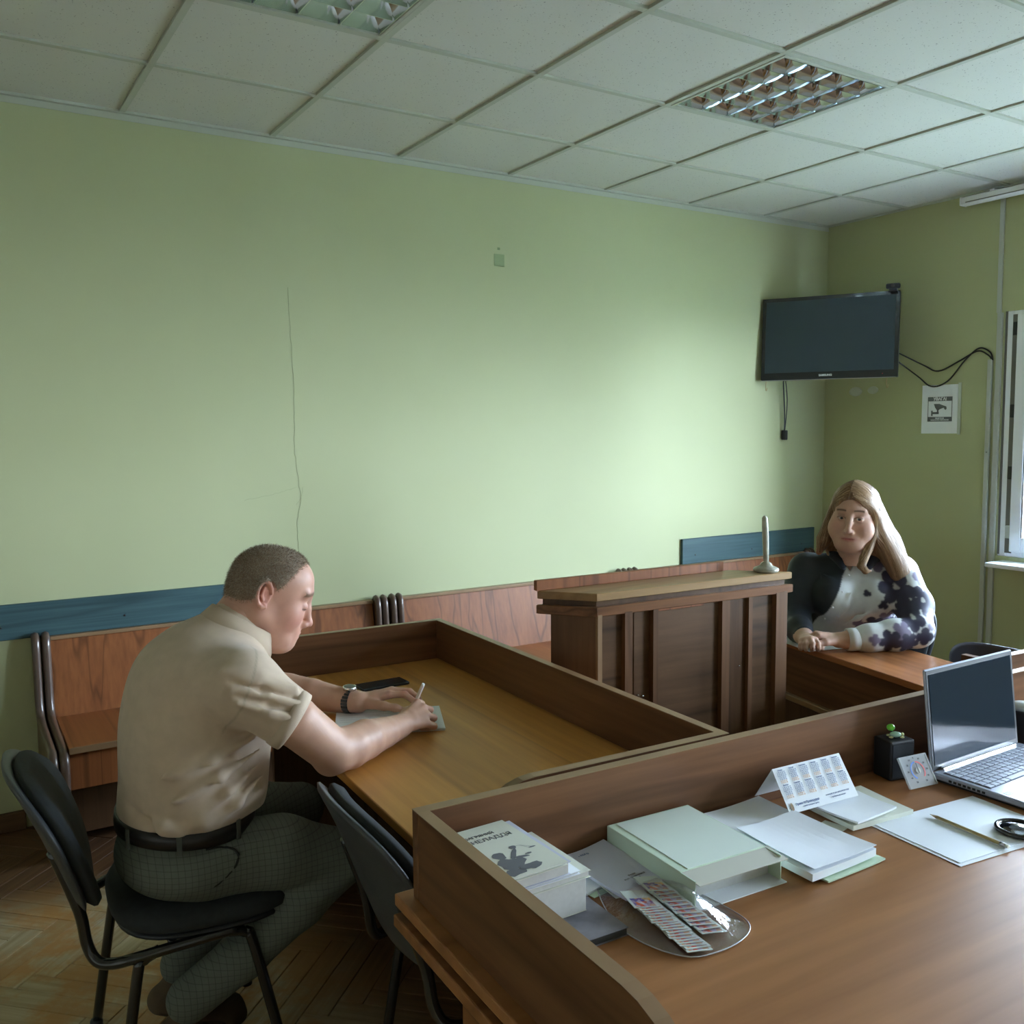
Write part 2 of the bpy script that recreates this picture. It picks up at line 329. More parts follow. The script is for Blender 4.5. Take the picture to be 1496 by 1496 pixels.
# ------------------------------------------------------------------ windows
M['glass'] = bpy.data.materials.new('window_glass'); M['glass'].use_nodes = True; nt = M['glass'].node_tree; nt.nodes.clear()
o_ = nt.nodes.new('ShaderNodeOutputMaterial'); t_ = nt.nodes.new('ShaderNodeBsdfTransparent'); g_ = nt.nodes.new('ShaderNodeBsdfGlossy'); mx_ = nt.nodes.new('ShaderNodeMixShader')
g_.inputs['Roughness'].default_value = .02; mx_.inputs[0].default_value = .07; nt.links.new(t_.outputs[0], mx_.inputs[1]); nt.links.new(g_.outputs[0], mx_.inputs[2]); nt.links.new(mx_.outputs[0], o_.inputs[0])
for wi, (y0, y1, z0, z1) in enumerate(WIN):
    w = struct(bpy.data.objects.new('window_%d' % (wi + 1), None)); COL.objects.link(w)
    bm = B(); fx0, fx1 = XE + .01, XE + .08
    box(bm, fx0, fx1, y1 - .045, y1, z0, z1, .003); box(bm, fx0, fx1, y0, y0 + .045, z0, z1, .003)
    box(bm, fx0, fx1, y0 + .045, y1 - .045, z0, z0 + .045, .003); box(bm, fx0, fx1, y0 + .045, y1 - .045, z1 - .045, z1, .003)
    ym = (y0 + y1) / 2; box(bm, fx0, fx1, ym - .03, ym + .03, z0 + .045, z1 - .045, .003)
    obj('window_frame', bm, M['pvc'], w)
    bx('gasket', M['pvcgrey'], w, fx0 - .001, fx0 + .02, y1 - .078, y1 - .040, z0 + .02, z1 - .02)
    bx('gasket', M['pvcgrey'], w, fx0 - .002, fx0 + .02, y1 - .012, y1 + .003, z0 + .01, z1)
    for si, (a, b_) in enumerate(((y0 + .05, ym - .035), (ym + .035, y1 - .075))):
        bm = B(); sx0, sx1 = XE - .015, XE + .045; p = .062
        box(bm, sx0, sx1, b_ - p, b_, z0 + .03, z1 - .02, .006, 2); box(bm, sx0, sx1, a, a + p, z0 + .03, z1 - .02, .006, 2)
        box(bm, sx0, sx1, a + p, b_ - p, z0 + .03, z0 + .03 + p + .02, .006, 2); box(bm, sx0, sx1, a + p, b_ - p, z1 - .02 - p, z1 - .02, .006, 2)
        sash = obj('sash', bm, M['pvc'], w)
        bx('glass_pane', M['glass'], sash, XE + .012, XE + .018, a + p, b_ - p, z0 + .11, z1 - .08)
        bx('glazing_bead', M['pvcgrey'], sash, XE - .012, XE + .02, b_ - p - .006, b_ - p, z0 + .11, z1 - .08)
        bm = B(); hy = a + .03 if si == 0 else b_ - .03
        if si == 0:
            box(bm, sx0 - .012, sx0, hy - .012, hy + .012, 1.42, 1.50, .003); box(bm, sx0 - .035, sx0 - .012, hy - .009, hy + .009, 1.44, 1.46, .003); box(bm, sx0 - .04, sx0 - .028, hy - .009, hy + .009, 1.33, 1.46, .004); obj('handle', bm, M['white'], sash)
    for hz in (z0 + .10, z0 + .42, z0 + .75, z1 - .13):
        bx('hinge', M['black'] if hz > 1.2 else M['greyduct'], w, fx0 - .012, fx0 + .004, y1 - .07, y1 - .045, hz, hz + .07, bev=.003)
    bm = B(); box(bm, XE - .16, XE + .02, y0 - .04, y1 - .03, z0 - .045, z0 - .02, .006, 2); obj('window_sill', bm, M['pvc'], w)
    bx('outer_sill', M['greyduct'], w, XE + .08, 4.62, y0, y1, z0 - .02, z0)
# yard outside: grass, hedge and trees seen through the panes
yard = struct(bx('ground', plain('mown_grass', (.28, .30, .24), .9, var=.3, vs=2), None, 4.8, 60, -45, 40, -3.2, -3.0))
M['leaf'] = plain('glossy_leaves', (.050, .062, .016), .6, var=.6, vs=3, spec=.1); M['bark'] = plain('grey_bark', (.12, .09, .06), .9, var=.3)
bm = B(); 
vs = [bm.verts.new(p) for p in ((-.5, 0, 0), (0, -.28, .05), (.5, 0, 0), (0, .28, .05))]; bm.faces.new(vs[:3]); bm.faces.new((vs[0], vs[2], vs[3]))
bm.free()
def tree(x, y, h, rc, label, n=5200):
    t = thing('tree', label, 'tree', (x, y, -3.0), 0, 'trees outside the window')
    bm = B(); tube(bm, [(0, 0, 0), (.1, .05, h * .4), (0, .1, h * .75)], [.22, .16, .07], 8); obj('trunk', bm, M['bark'], t)
    V = np.zeros((n * 4, 3)); rs = np.random.RandomState(int(abs(x * 7 + y * 13)) + 3)
    cl = rs.normal(0, 1, (40, 3)); cl /= np.linalg.norm(cl, axis=1)[:, None]; cl *= rs.uniform(.35, 1, (40, 1)) * np.array([rc, rc, h * .42]); cl += [0, 0, h * .56]
    c = cl[rs.randint(0, 40, n)] + rs.normal(0, rc * .17, (n, 3)); d1 = rs.normal(0, 1, (n, 3)); d1 /= np.linalg.norm(d1, axis=1)[:, None]
    d2 = np.cross(d1, rs.normal(0, 1, (n, 3))); d2 /= np.linalg.norm(d2, axis=1)[:, None]; s = rs.uniform(.07, .13, (n, 1)) * (.5 if n > 9000 else 1)
    V[0::4] = c - d1 * s; V[1::4] = c - d2 * s * .6; V[2::4] = c + d1 * s; V[3::4] = c + d2 * s * .6
    me = bpy.data.meshes.new('foliage'); me.from_pydata(V.tolist(), [], [(4 * i, 4 * i + 1, 4 * i + 2, 4 * i + 3) for i in range(n)]); o = obj('foliage', me, M['leaf'], t); o['kind'] = 'stuff'
for i, (x, y, h, rc) in enumerate(((9.6, 1.9, 7.2, 1.7), (13.5, 7.6, 8.5, 2.0), (17, -4, 8, 2.4), (19, 12, 9, 2.6), (15, -10, 6.5, 2.2))):
    tree(x, y, h, rc, 'leafy green tree outside, filling the window at the right edge' if i == 0 else 'leafy tree standing in the yard behind the nearest one', 36000 if i == 0 else 5200)
# roller of curtain rail and cable ducts on the window wall
cr = thing('curtain_rail', 'white curtain rail fixed under the ceiling along the window wall', 'curtain rail', (4.11, -.965, 2.735))
bx('rail', M['white'], cr, -.03, .03, -4.9, 0, 0, .042, bev=.006); bx('track_groove', M['pvcgrey'], cr, -.0315, -.028, -4.85, -.03, .008, .013)
bx('end_cap', M['white'], cr, -.031, .031, -.004, .006, -.002, .044, bev=.004)
for y in (-.17, -1.6, -3.1, -4.6): bx('bracket', M['white'], cr, -.02, .085, y - .012, y + .012, .04, .052)
cdt = thing('cable_duct', 'pale cable duct running down beside the window from the ceiling', 'cable duct', (XE, -1.14, 0))
bx('duct_trunking', M['greyduct'], cdt, -.012, 0, -.012, .012, 2.15, 2.80, bev=.002); bx('duct_trunking', M['greyduct'], cdt, -.016, 0, -.024, .004, .08, 2.15, bev=.002)
cd2 = thing('cable_duct', 'second narrower cable duct left of the window where the black cables end', 'cable duct', (XE, -1.112, 0))
bx('duct_trunking', M['greyduct'], cd2, -.018, 0, -.003, .020, .08, 1.905, bev=.002); bx('screw', M['pvcgrey'], cd2, -.0195, -.017, .004, .010, 1.40, 1.407)

# ------------------------------------------------------------------ ceiling lights with mirror louvres
M['mirror'] = plain('brushed_aluminium_reflector', (.72, .77, .82), .10, metal=1.0, var=.03); M['tubeoff'] = plain('unlit_white_tube', (.70, .74, .78), .25)
def sm_(o):
    for p in o.data.polygons:
        if len(p.vertices) == 4: p.use_smooth = True
    o.data.set_sharp_from_angle(angle=.7)
def ceiling_light(k, row, label):
    t = thing('ceiling_light', label, 'ceiling light', (.6 * k, -.571 - .6 * (row - 1) - .6, ZC), 0)
    bm = B()
    for a in ((.013, .587, .013, .027), (.013, .587, .573, .587), (.013, .027, .027, .573), (.573, .587, .027, .573)): box(bm, a[0], a[1], a[2], a[3], -.006, .004, .0015)
    obj('frame', bm, M['tbar'], t)
    bm = B(); box(bm, .02, .58, .02, .58, .088, .092); box(bm, .02, .024, .02, .58, .0, .09); box(bm, .576, .58, .02, .58, .0, .09); box(bm, .02, .58, .02, .024, 0, .09); box(bm, .02, .58, .576, .58, 0, .09); obj('housing', bm, M['white'], t)
    for i in range(4):
        x = .0975 + .135 * i; bm = B(); tube(bm, [(x, .03, .06), (x, .57, .06)], .013, 12); obj('fluorescent_tube', bm, M['tubeoff'], t)
    for i in range(5):            # V-shaped parabolic blades between the tubes
        x = .03 + .135 * i; bm = B(); hp_ = [(.0015 + .034 * q ** 1.8, -.003 + .058 * q) for q in [k / 8 for k in range(9)]]; lf = [(-a, z) for a, z in hp_[::-1]]; rt = hp_
        if i == 0: lf = [(-.004, .055), (-.004, -.003)]
        if i == 4: rt = [(.004, -.003), (.004, .055)]
        prism(bm, [(x + a, z) for a, z in lf + rt], .03, .57, 'y'); o = obj('louvre_blade', bm, M['mirror'], t); sm_(o)
    for i in range(4):
        for j in range(6):
            y = .035 + .106 * j; x = .03 + .135 * i; bm = B(); 
            hp_ = [(.001 + .013 * q ** 1.8, -.002 + .048 * q) for q in [k / 6 for k in range(7)]]; prism(bm, [(y - a, z) for a, z in hp_[::-1]] + [(y + a, z) for a, z in hp_], x + .006, x + .129, 'x'); o = obj('cross_blade', bm, M['mirror'], t); sm_(o)
    return t
ceiling_light(3, 2, 'square unlit ceiling light with mirror louvres nearest the window wall')
ceiling_light(0, 2, 'square unlit ceiling light with mirror louvres cut by the top of the picture')

# ------------------------------------------------------------------ blue boards and benches on the long wall
for x0, x1, z0, z1, lb in ((-.62, .47, .757, .894, 'long blue-grey wooden board screwed to the wall above the left bench'), (2.965, 4.10, .757, .905, 'blue-grey wooden board screwed to the wall behind the seated woman')):
    t = thing('wall_board', lb, 'board', (x0, 0, z0)); 
    bx('plank', M['blue'], t, 0, x1 - x0, -.018, 0, 0, z1 - z0, bev=.002)
    for q in (.10, (x1 - x0) / 2, x1 - x0 - .12):
        bm = B(); ball(bm, (q, -.019, .05), .005, 1, .5, 1, 1); obj('screw', bm, M['black'], t)
def bench(x0, x1, label, ends=(1, 1)):
    t = thing('court_bench', label, 'bench', (x0, 0, 0), 0, None); L = x1 - x0
    prof_back = [(-.028, .742), (-.012, .742), (-.070, .445), (-.088, .445)]
    bm = B(); prism(bm, [(y, z) for y, z in prof_back], .03, L - .03, 'x', .001); obj('backrest', bm, M['bench'], t)
    bx('top_rail', M['edge'], t, .03, L - .03, -.040, -.002, .742, .757, bev=.003, seg=2)
    bm = B(); prism(bm, [(-.07, .425), (-.49, .418), (-.49, .440), (-.07, .447)], .03, L - .03, 'x', .003); obj('seat', bm, M['seat'], t)
    bx('seat_edge', M['edge'], t, .03, L - .03, -.496, -.489, .417, .441, bev=.002)
    bx('apron', M['bench'], t, .03, L - .03, -.470, -.452, .28, .418)
    bx('lower_panel', M['darkwood'], t, .03, L - .03, -.30, -.285, .05, .42)
    def end(x, side):
        pl = [(0, 0), (0, .755), (-.035, .768), (-.060, .745), (-.090, .47), (-.11, .44), (-.47, .375), (-.50, .345), (-.49, .26), (-.44, .15), (-.40, 0)]
        bm = B(); prism(bm, pl, x - .006, x + .006, 'x'); p = obj('side_panel', bm, M['darkwood'], t)
        path = smooth_path([(x, -.03, .765), (x, -.058, .745), (x, -.070, .62), (x, -.092, .48), (x, -.16, .445), (x, -.42, .428), (x, -.492, .412), (x, -.505, .34), (x, -.485, .24), (x, -.45, .14)], 4)
        bm = B(); tube(bm, path, .0155, 8); obj('end_rail', bm, M['darkrail'], t)
    if ends[0]: end(.014, 0); end(-.022, 0)
    if ends[1]: end(L - .014, 1); end(L + .022, 1)
    return t
bench(-.385, 1.04, 'reddish-brown wooden bench with dark end rails, behind the man')
bench(1.128, 2.49, 'reddish-brown wooden bench in the middle, behind the lectern')
bench(2.575, 4.02, 'reddish-brown wooden bench at the far end below the second blue board')

# ------------------------------------------------------------------ desks
def rim_shape(y0, y1, z0, z1, r, n=8):
    """side board outline: straight top from y1 dropping in a quarter curve at y0"""
    pts = [(y1, z0), (y1, z1)]
    for k in range(n + 1):
        a = PI / 2 * k / n; pts.append((y0 + r - r * math.sin(a), z1 - r * (1 - math.cos(a)) if True else 0))
    pts.append((y0, z0)); return pts
def curve_rim(name, mat, t, x0, x1, y0, y1, z0, z1, r, axis='x'):
    pts = rim_shape(y0, y1, z0, z1, r)
    bm = B(); prism(bm, pts, x0, x1, axis, .0012); p = obj(name, bm, mat, t)
    bm = B()                       # edge banding along the top
    top = pts[1:-1]
    for (a, za), (b_, zb) in zip(top, top[1:]):
        na = 0.0012
        def Q(s, q, z): return (s, q, z) if axis == 'x' else (q, s, z)
        v_ = [bm.verts.new(Q(x0 - .0006, a, za + na)), bm.verts.new(Q(x1 + .0006, a, za + na)), bm.verts.new(Q(x1 + .0006, b_, zb + na)), bm.verts.new(Q(x0 - .0006, b_, zb + na))]; bm.faces.new(v_)
    bmesh.ops.remove_doubles(bm, verts=bm.verts, dist=1e-5); bmesh.ops.recalc_face_normals(bm, faces=bm.faces)
    e = obj('edge_band', bm, M['edge'], p); return p
# judge's desk in the foreground (top at 0.75)
JR = math.radians(-1.8)
t = thing('judge_desk', "large brown desk in the foreground with raised rim, covered in papers and a laptop", 'desk', (-.055, -2.640, 0), JR)
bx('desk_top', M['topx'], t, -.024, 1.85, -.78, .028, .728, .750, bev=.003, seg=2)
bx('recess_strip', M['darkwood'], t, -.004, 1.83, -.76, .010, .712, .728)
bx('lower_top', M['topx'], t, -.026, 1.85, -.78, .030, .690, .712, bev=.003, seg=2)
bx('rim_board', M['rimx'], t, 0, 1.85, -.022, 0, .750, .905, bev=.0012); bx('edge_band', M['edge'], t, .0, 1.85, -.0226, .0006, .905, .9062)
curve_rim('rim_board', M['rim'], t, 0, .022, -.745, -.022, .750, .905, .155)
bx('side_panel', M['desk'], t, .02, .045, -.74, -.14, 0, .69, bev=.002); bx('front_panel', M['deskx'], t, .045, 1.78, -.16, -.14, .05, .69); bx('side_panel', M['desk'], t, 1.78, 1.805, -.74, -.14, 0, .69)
# man's desk
MR = math.radians(-2.2)
t = thing('clerk_desk', 'long brown desk with raised rim where the man is writing', 'desk', (.055, -2.590, 0), MR)
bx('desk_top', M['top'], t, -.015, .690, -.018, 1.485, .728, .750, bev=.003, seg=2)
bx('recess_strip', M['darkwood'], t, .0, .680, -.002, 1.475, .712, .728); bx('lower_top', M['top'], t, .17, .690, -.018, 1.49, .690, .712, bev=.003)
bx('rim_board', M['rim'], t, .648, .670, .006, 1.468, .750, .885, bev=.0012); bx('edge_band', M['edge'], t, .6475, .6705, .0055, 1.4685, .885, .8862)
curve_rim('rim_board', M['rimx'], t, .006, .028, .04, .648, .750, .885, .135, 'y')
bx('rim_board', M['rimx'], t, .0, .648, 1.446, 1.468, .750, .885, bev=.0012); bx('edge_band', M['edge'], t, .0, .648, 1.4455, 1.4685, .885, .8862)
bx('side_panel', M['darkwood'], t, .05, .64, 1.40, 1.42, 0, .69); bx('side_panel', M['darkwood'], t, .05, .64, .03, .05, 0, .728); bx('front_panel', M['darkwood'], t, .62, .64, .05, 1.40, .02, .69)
bx('apron', M['darkwood'], t, .16, .175, .05, 1.40, .60, .728)
# woman's desk
WR = math.atan2(-.133, .67) * 1.0
t = thing('side_desk', 'reddish-brown desk by the window wall where the woman sits', 'desk', (1.862, -2.310, 0), -math.atan2(.133, .673))
t.rotation_euler[2] = math.atan2(.673, .133) - PI / 2
M['topred'] = wood('reddish_desk_top', (.46, .19, .07), (.30, .11, .04), 'y', .5, .25, 6)
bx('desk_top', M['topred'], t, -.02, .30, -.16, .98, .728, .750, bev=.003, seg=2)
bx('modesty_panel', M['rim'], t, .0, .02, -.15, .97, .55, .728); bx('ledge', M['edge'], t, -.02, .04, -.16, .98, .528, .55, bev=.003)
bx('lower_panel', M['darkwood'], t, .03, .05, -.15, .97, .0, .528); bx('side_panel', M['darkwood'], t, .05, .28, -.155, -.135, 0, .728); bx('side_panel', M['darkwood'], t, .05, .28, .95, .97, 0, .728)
t = thing('witness_desk', 'brown desk with raised rim behind the laptop, right edge of picture', 'desk', (1.72, -2.62, 0), JR)
bx('rim_board', M['rimx'], t, 0, 1.5, 0, .022, .70, .912, bev=.0012); bx('edge_band', M['edge'], t, 0, 1.5, -.0006, .0226, .912, .9132); bx('end_panel', M['rim'], t, 0, .022, .022, .10, 0, .905); bx('lower_panel', M['darkwood'], t, 0, 1.5, .0, .02, 0, .70)

# lectern
t = thing('lectern', 'tall dark brown lectern with overhanging two-tier top and pilasters', 'lectern', (.908, -1.897, 0), 0); t.scale = (1.067, 1.067, .9727)
def par(bm, o, z0, z1, bev=0): # parallelogram footprint grown by o
    bl, fl_, fr, br = Vector((-.108 - o, .132 + .3 * o)), Vector((0 - .6 * o, 0 - o)), Vector((.735 + o, -.034 - o)), Vector((.600 + .3 * o, .105 + o))
    prism(bm, [tuple(p) for p in (bl, fl_, fr, br)], z0, z1, 'z', bev)
bm = B(); par(bm, 0, 1.0758, 1.100, .002); obj('top_board', bm, wood('worn_lectern_top', (.42, .27, .12), (.28, .16, .07), 'x', .3, .35, 6), t)
bm = B(); par(bm, -.015, 1.0582, 1.0758); obj('recess_strip', bm, M['darkwood'], t)
bm = B(); par(bm, .003, 1.0296, 1.0582, .002); obj('lower_top_board', bm, M['deskx'], t)
bm = B(); prism(bm, [(-.112, .128), (.575, .100), (.578, .118), (-.110, .146)], 1.100, 1.132, 'z', .0015); obj('paper_stop', bm, M['bench'], t)
bm = B(); prism(bm, [(.000, .006), (.014, .004), (-.068, .105), (-.082, .104)], 0, 1.036, 'z'); obj('side_panel', bm, M['lectside'], t)
def fx(x): return -.010 - .034 * x / .735
def fpanel(name, x0, x1, mat, depth, z0=0, z1=1.036, th=.018):
    bm = B(); prism(bm, [(x0, fx(x0) + depth), (x1, fx(x1) + depth), (x1, fx(x1) + depth + th), (x0, fx(x0) + depth + th)], z0, z1, 'z', .0015); return obj(name, bm, mat, t)
fpanel('pilaster', .000, .014, M['edge'], .006); fpanel('panel', .014, .092, M['lect'], .022); fpanel('pilaster', .092, .118, M['lectside'], .006)
fpanel('panel', .142, .196, M['lect'], .030); fpanel('pilaster', .196, .214, M['lectside'], .012); fpanel('panel', .214, .452, M['lect'], .026)
fpanel('pilaster', .452, .482, M['lectside'], .010); fpanel('panel', .482, .556, M['darkwood'], .020); fpanel('pilaster', .556, .572, M['lectside'], .008)
fpanel('panel', .572, .668, M['lect'], .024); fpanel('pilaster', .668, .700, M['lectside'], .006); 
bm = B(); prism(bm, [(.700, fx(.70) + .006), (.715, fx(.7) + .006), (.60, .09), (.585, .09)], 0, 1.036, 'z'); obj('side_panel', bm, M['lectside'], t)
fpanel('pink_strip', .214, .382, M['bench'], .012, 1.022, 1.036, .012)
for x, z in ((.155, .76), (.172, .755), (.53, .80)):
    bm = B(); ball(bm, (x, fx(x) + .028 if x < .3 else fx(x) + .018, z), .0035, sub=1); obj('screw', bm, M['chrome'], t)
# pen stand on the lectern
M['stone'] = plain('polished_beige_stone', (.42, .42, .34), .22, var=.25, vs=30, coat=.3)
t = thing('pen_stand', 'polished beige stone stand with an upright slim blade on the lectern', 'ornament', (1.625, -1.883, 1.0703)); t.scale = (1.067,) * 3
bm = B(); lathe(bm, [(0.0, .0), (.036, 0), (.040, .006), (.038, .012), (.028, .016), (.019, .020), (.017, .026), (.010, .031), (0, .032)], 24); obj('base', bm, M['stone'], t)
bm = B(); tube(bm, smooth_path([(0, 0, .026), (-.003, 0, .08), (-.007, 0, .14), (-.010, 0, .176)], 4), [.0075 + .0025 * math.sin(k / 12 * PI) for k in range(12)] + [.003], 8, flat=1.0); obj('blade', bm, M['stone'], t, True)

# ------------------------------------------------------------------ television in the corner
TVM = plain('tv_screen_glass', (.030, .050, .060), .30, spec=.5)
tv = thing('television', 'black wall-mounted television hung in the far corner', 'television', (3.765, -.365, 1.83), 0)
dx, dy = .392, -.66; TL = math.hypot(dx, dy); tv.rotation_euler = (math.radians(-4), 0, math.atan2(dy, dx))
# local: x along the screen, -y out of the screen
bx('body', M['black'], tv, -TL / 2, TL / 2, 0, .05, 0, .488, bev=.006, seg=2)
bx('screen', TVM, tv, -TL / 2 + .022, TL / 2 - .022, -.0012, .002, .042, .466)
bx('bezel', M['blackgloss'], tv, -TL / 2 + .001, TL / 2 - .001, -.0008, .003, .001, .487)
me = text_mesh('SAMSUNG', .016, bold=.0006); bm = B(); add_mesh(bm, me, Matrix.Translation((-.01, -.0022, .021)) @ Matrix.Rotation(PI / 2, 4, 'X')); obj('lettering', bm, M['white'], tv, label='small pale maker lettering')
bx('power_light', plain('red_led', (.5, .03, .02), .4), tv, .30, .305, -.002, 0, .018, .022)
bx('silver_lip', M['chrome'], tv, -TL / 2 + .01, TL / 2 - .01, -.001, .02, -.005, .0, bev=.001)
bx('wall_bracket', M['black'], tv, -.12, .12, .05, .16, .12, .38); bm = B(); tube(bm, [(0, .16, .25), (.03, .30, .25), (.03, .42, .25)], .02, 8); obj('bracket_arm', bm, M['black'], tv)
for x in (-.355, .325):
    bm = B(); tube(bm, smooth_path([(x, .02, .0), (x, .01, -.04), (x + .006, .0, -.062), (x + .012, .0, -.045)], 4), .0028, 6); obj('hook', bm, M['brass'], tv)
t = thing('webcam', 'small black webcam clipped on top of the television', 'webcam', (3.938, -.668, 2.318), math.atan2(dy, dx))
bx('body', M['black'], t, -.038, .038, -.022, .012, .003, .032, bev=.008, seg=2); bx('clip', M['black'], t, -.02, .02, -.022, .05, -.006, .004); bm = B(); tube(bm, [(0, -.027, .018), (0, -.020, .018)], .010, 12); obj('lens', bm, M['blackgloss'], t)
bm = B()
tube(bm, smooth_path([(3.96, -.62, 2.00), (4.17, -.71, 1.90), (4.18, -.80, 1.86), (4.18, -.92, 1.905), (4.18, -1.03, 1.955), (4.185, -1.09, 1.93), (4.185, -1.115, 1.90)], 6), .0045, 6)
tag(obj('cable', bm, M['black']), 'black cable looping from the television to the duct, upper one', 'cable')
bm = B()
tube(bm, smooth_path([(3.95, -.62, 1.97), (4.16, -.68, 1.84), (4.18, -.76, 1.775), (4.18, -.86, 1.80), (4.18, -.96, 1.91), (4.18, -1.04, 1.97), (4.185, -1.10, 1.945), (4.185, -1.116, 1.90)], 6), .0045, 6)
tag(obj('cable', bm, M['black']), 'black cable sagging lowest between television and duct', 'cable')
bm = B(); tube(bm, smooth_path([(3.775, -.02, 1.95), (3.78, -.03, 1.75), (3.79, -.03, 1.62), (3.80, -.02, 1.50)], 5), .004, 6); tube(bm, smooth_path([(3.79, -.02, 1.90), (3.81, -.03, 1.72), (3.805, -.02, 1.53)], 5), .003, 6)
c_ = tag(obj('cable', bm, M['black']), 'black cable hanging below the television with a plug at its end', 'cable')
bx('plug', M['black'], c_, 3.785, 3.812, -.04, -.008, 1.47, 1.53, bev=.004)
# loose putty-like wear under the tv on the walls
for (x, y, z, a, h) in ((4.1945, -.235, 1.765, .05, .03), (4.1945, -.36, 1.77, .04, .028)):
    bm = B(); ball(bm, (x, y, z), a, .006, 1, .6, 2); obj('plaster_patch', bm, plain('bare_plaster', (.52, .55, .46), .8), we, label='pale bare plaster patch')

# ------------------------------------------------------------------ camera warning sheet on the window wall
t = thing('warning_sheet', 'white sheet in a plastic sleeve with a camera warning sign, on the window wall', 'sign', (XE - .001, -.816, 1.640), 0)
# local x out of wall = -x ; sheet spans y, z
bx('sheet', M['paper'], t, -.0012, 0, -.102, .120, -.135, .142); bx('sleeve_strip', plain('clear_sleeve_edge', (.52, .58, .50), .3), t, -.003, -.0012, -.122, -.104, -.140, .150)
bm = B(); Z0 = .0
def yz(bm, y0, y1, z0, z1, x=-.0016): vs = [bm.verts.new(p) for p in ((x, y0, z0), (x, y1, z0), (x, y1, z1), (x, y0, z1))]; bm.faces.new(vs[::-1])
yz(bm, -.070, .082, .050, .074); yz(bm, -.070, .082, -.066, -.040); yz(bm, .078, .082, -.066, .074); yz(bm, -.070, -.066, -.066, .074)
# camera pictogram
def polyx(bm, pts, x=-.0016): f = bm.faces.new([bm.verts.new((x, y, z)) for y, z in pts])
polyx(bm, [(.044, .034), (.010, .034), (-.034, .018), (-.036, .006), (-.030, -.001), (-.022, .004), (-.018, .012), (.006, .004), (.014, -.002), (.024, -.002), (.036, .014)])
polyx(bm, [(.024, -.002), (.014, -.002), (.014, -.018), (.024, -.018)]); polyx(bm, [(.050, -.012), (.050, -.024), (.012, -.024), (.012, -.012)]); polyx(bm, [(.060, -.004), (.060, -.034), (.050, -.034), (.050, -.004)])
obj('pictogram', bm, M['ink'], t)
bm = B(); RX = Matrix(((0, 0, -1, -.0018), (-1, 0, 0, .006), (0, 1, 0, .0612), (0, 0, 0, 1)))
add_mesh(bm, text_mesh('УВАГА!', .0235, bold=.0010), RX); RX2 = RX.copy(); RX2[2][3] = -.048; add_mesh(bm, text_mesh('ВЕДЕТЬСЯ', .010, bold=.0004), RX2); RX2[2][3] = -.058; add_mesh(bm, text_mesh('ВІДЕОСПОСТЕРЕЖЕННЯ', .009, bold=.0003), RX2)
obj('lettering', bm, M['paper'], t, label='white capitals on the dark bands')

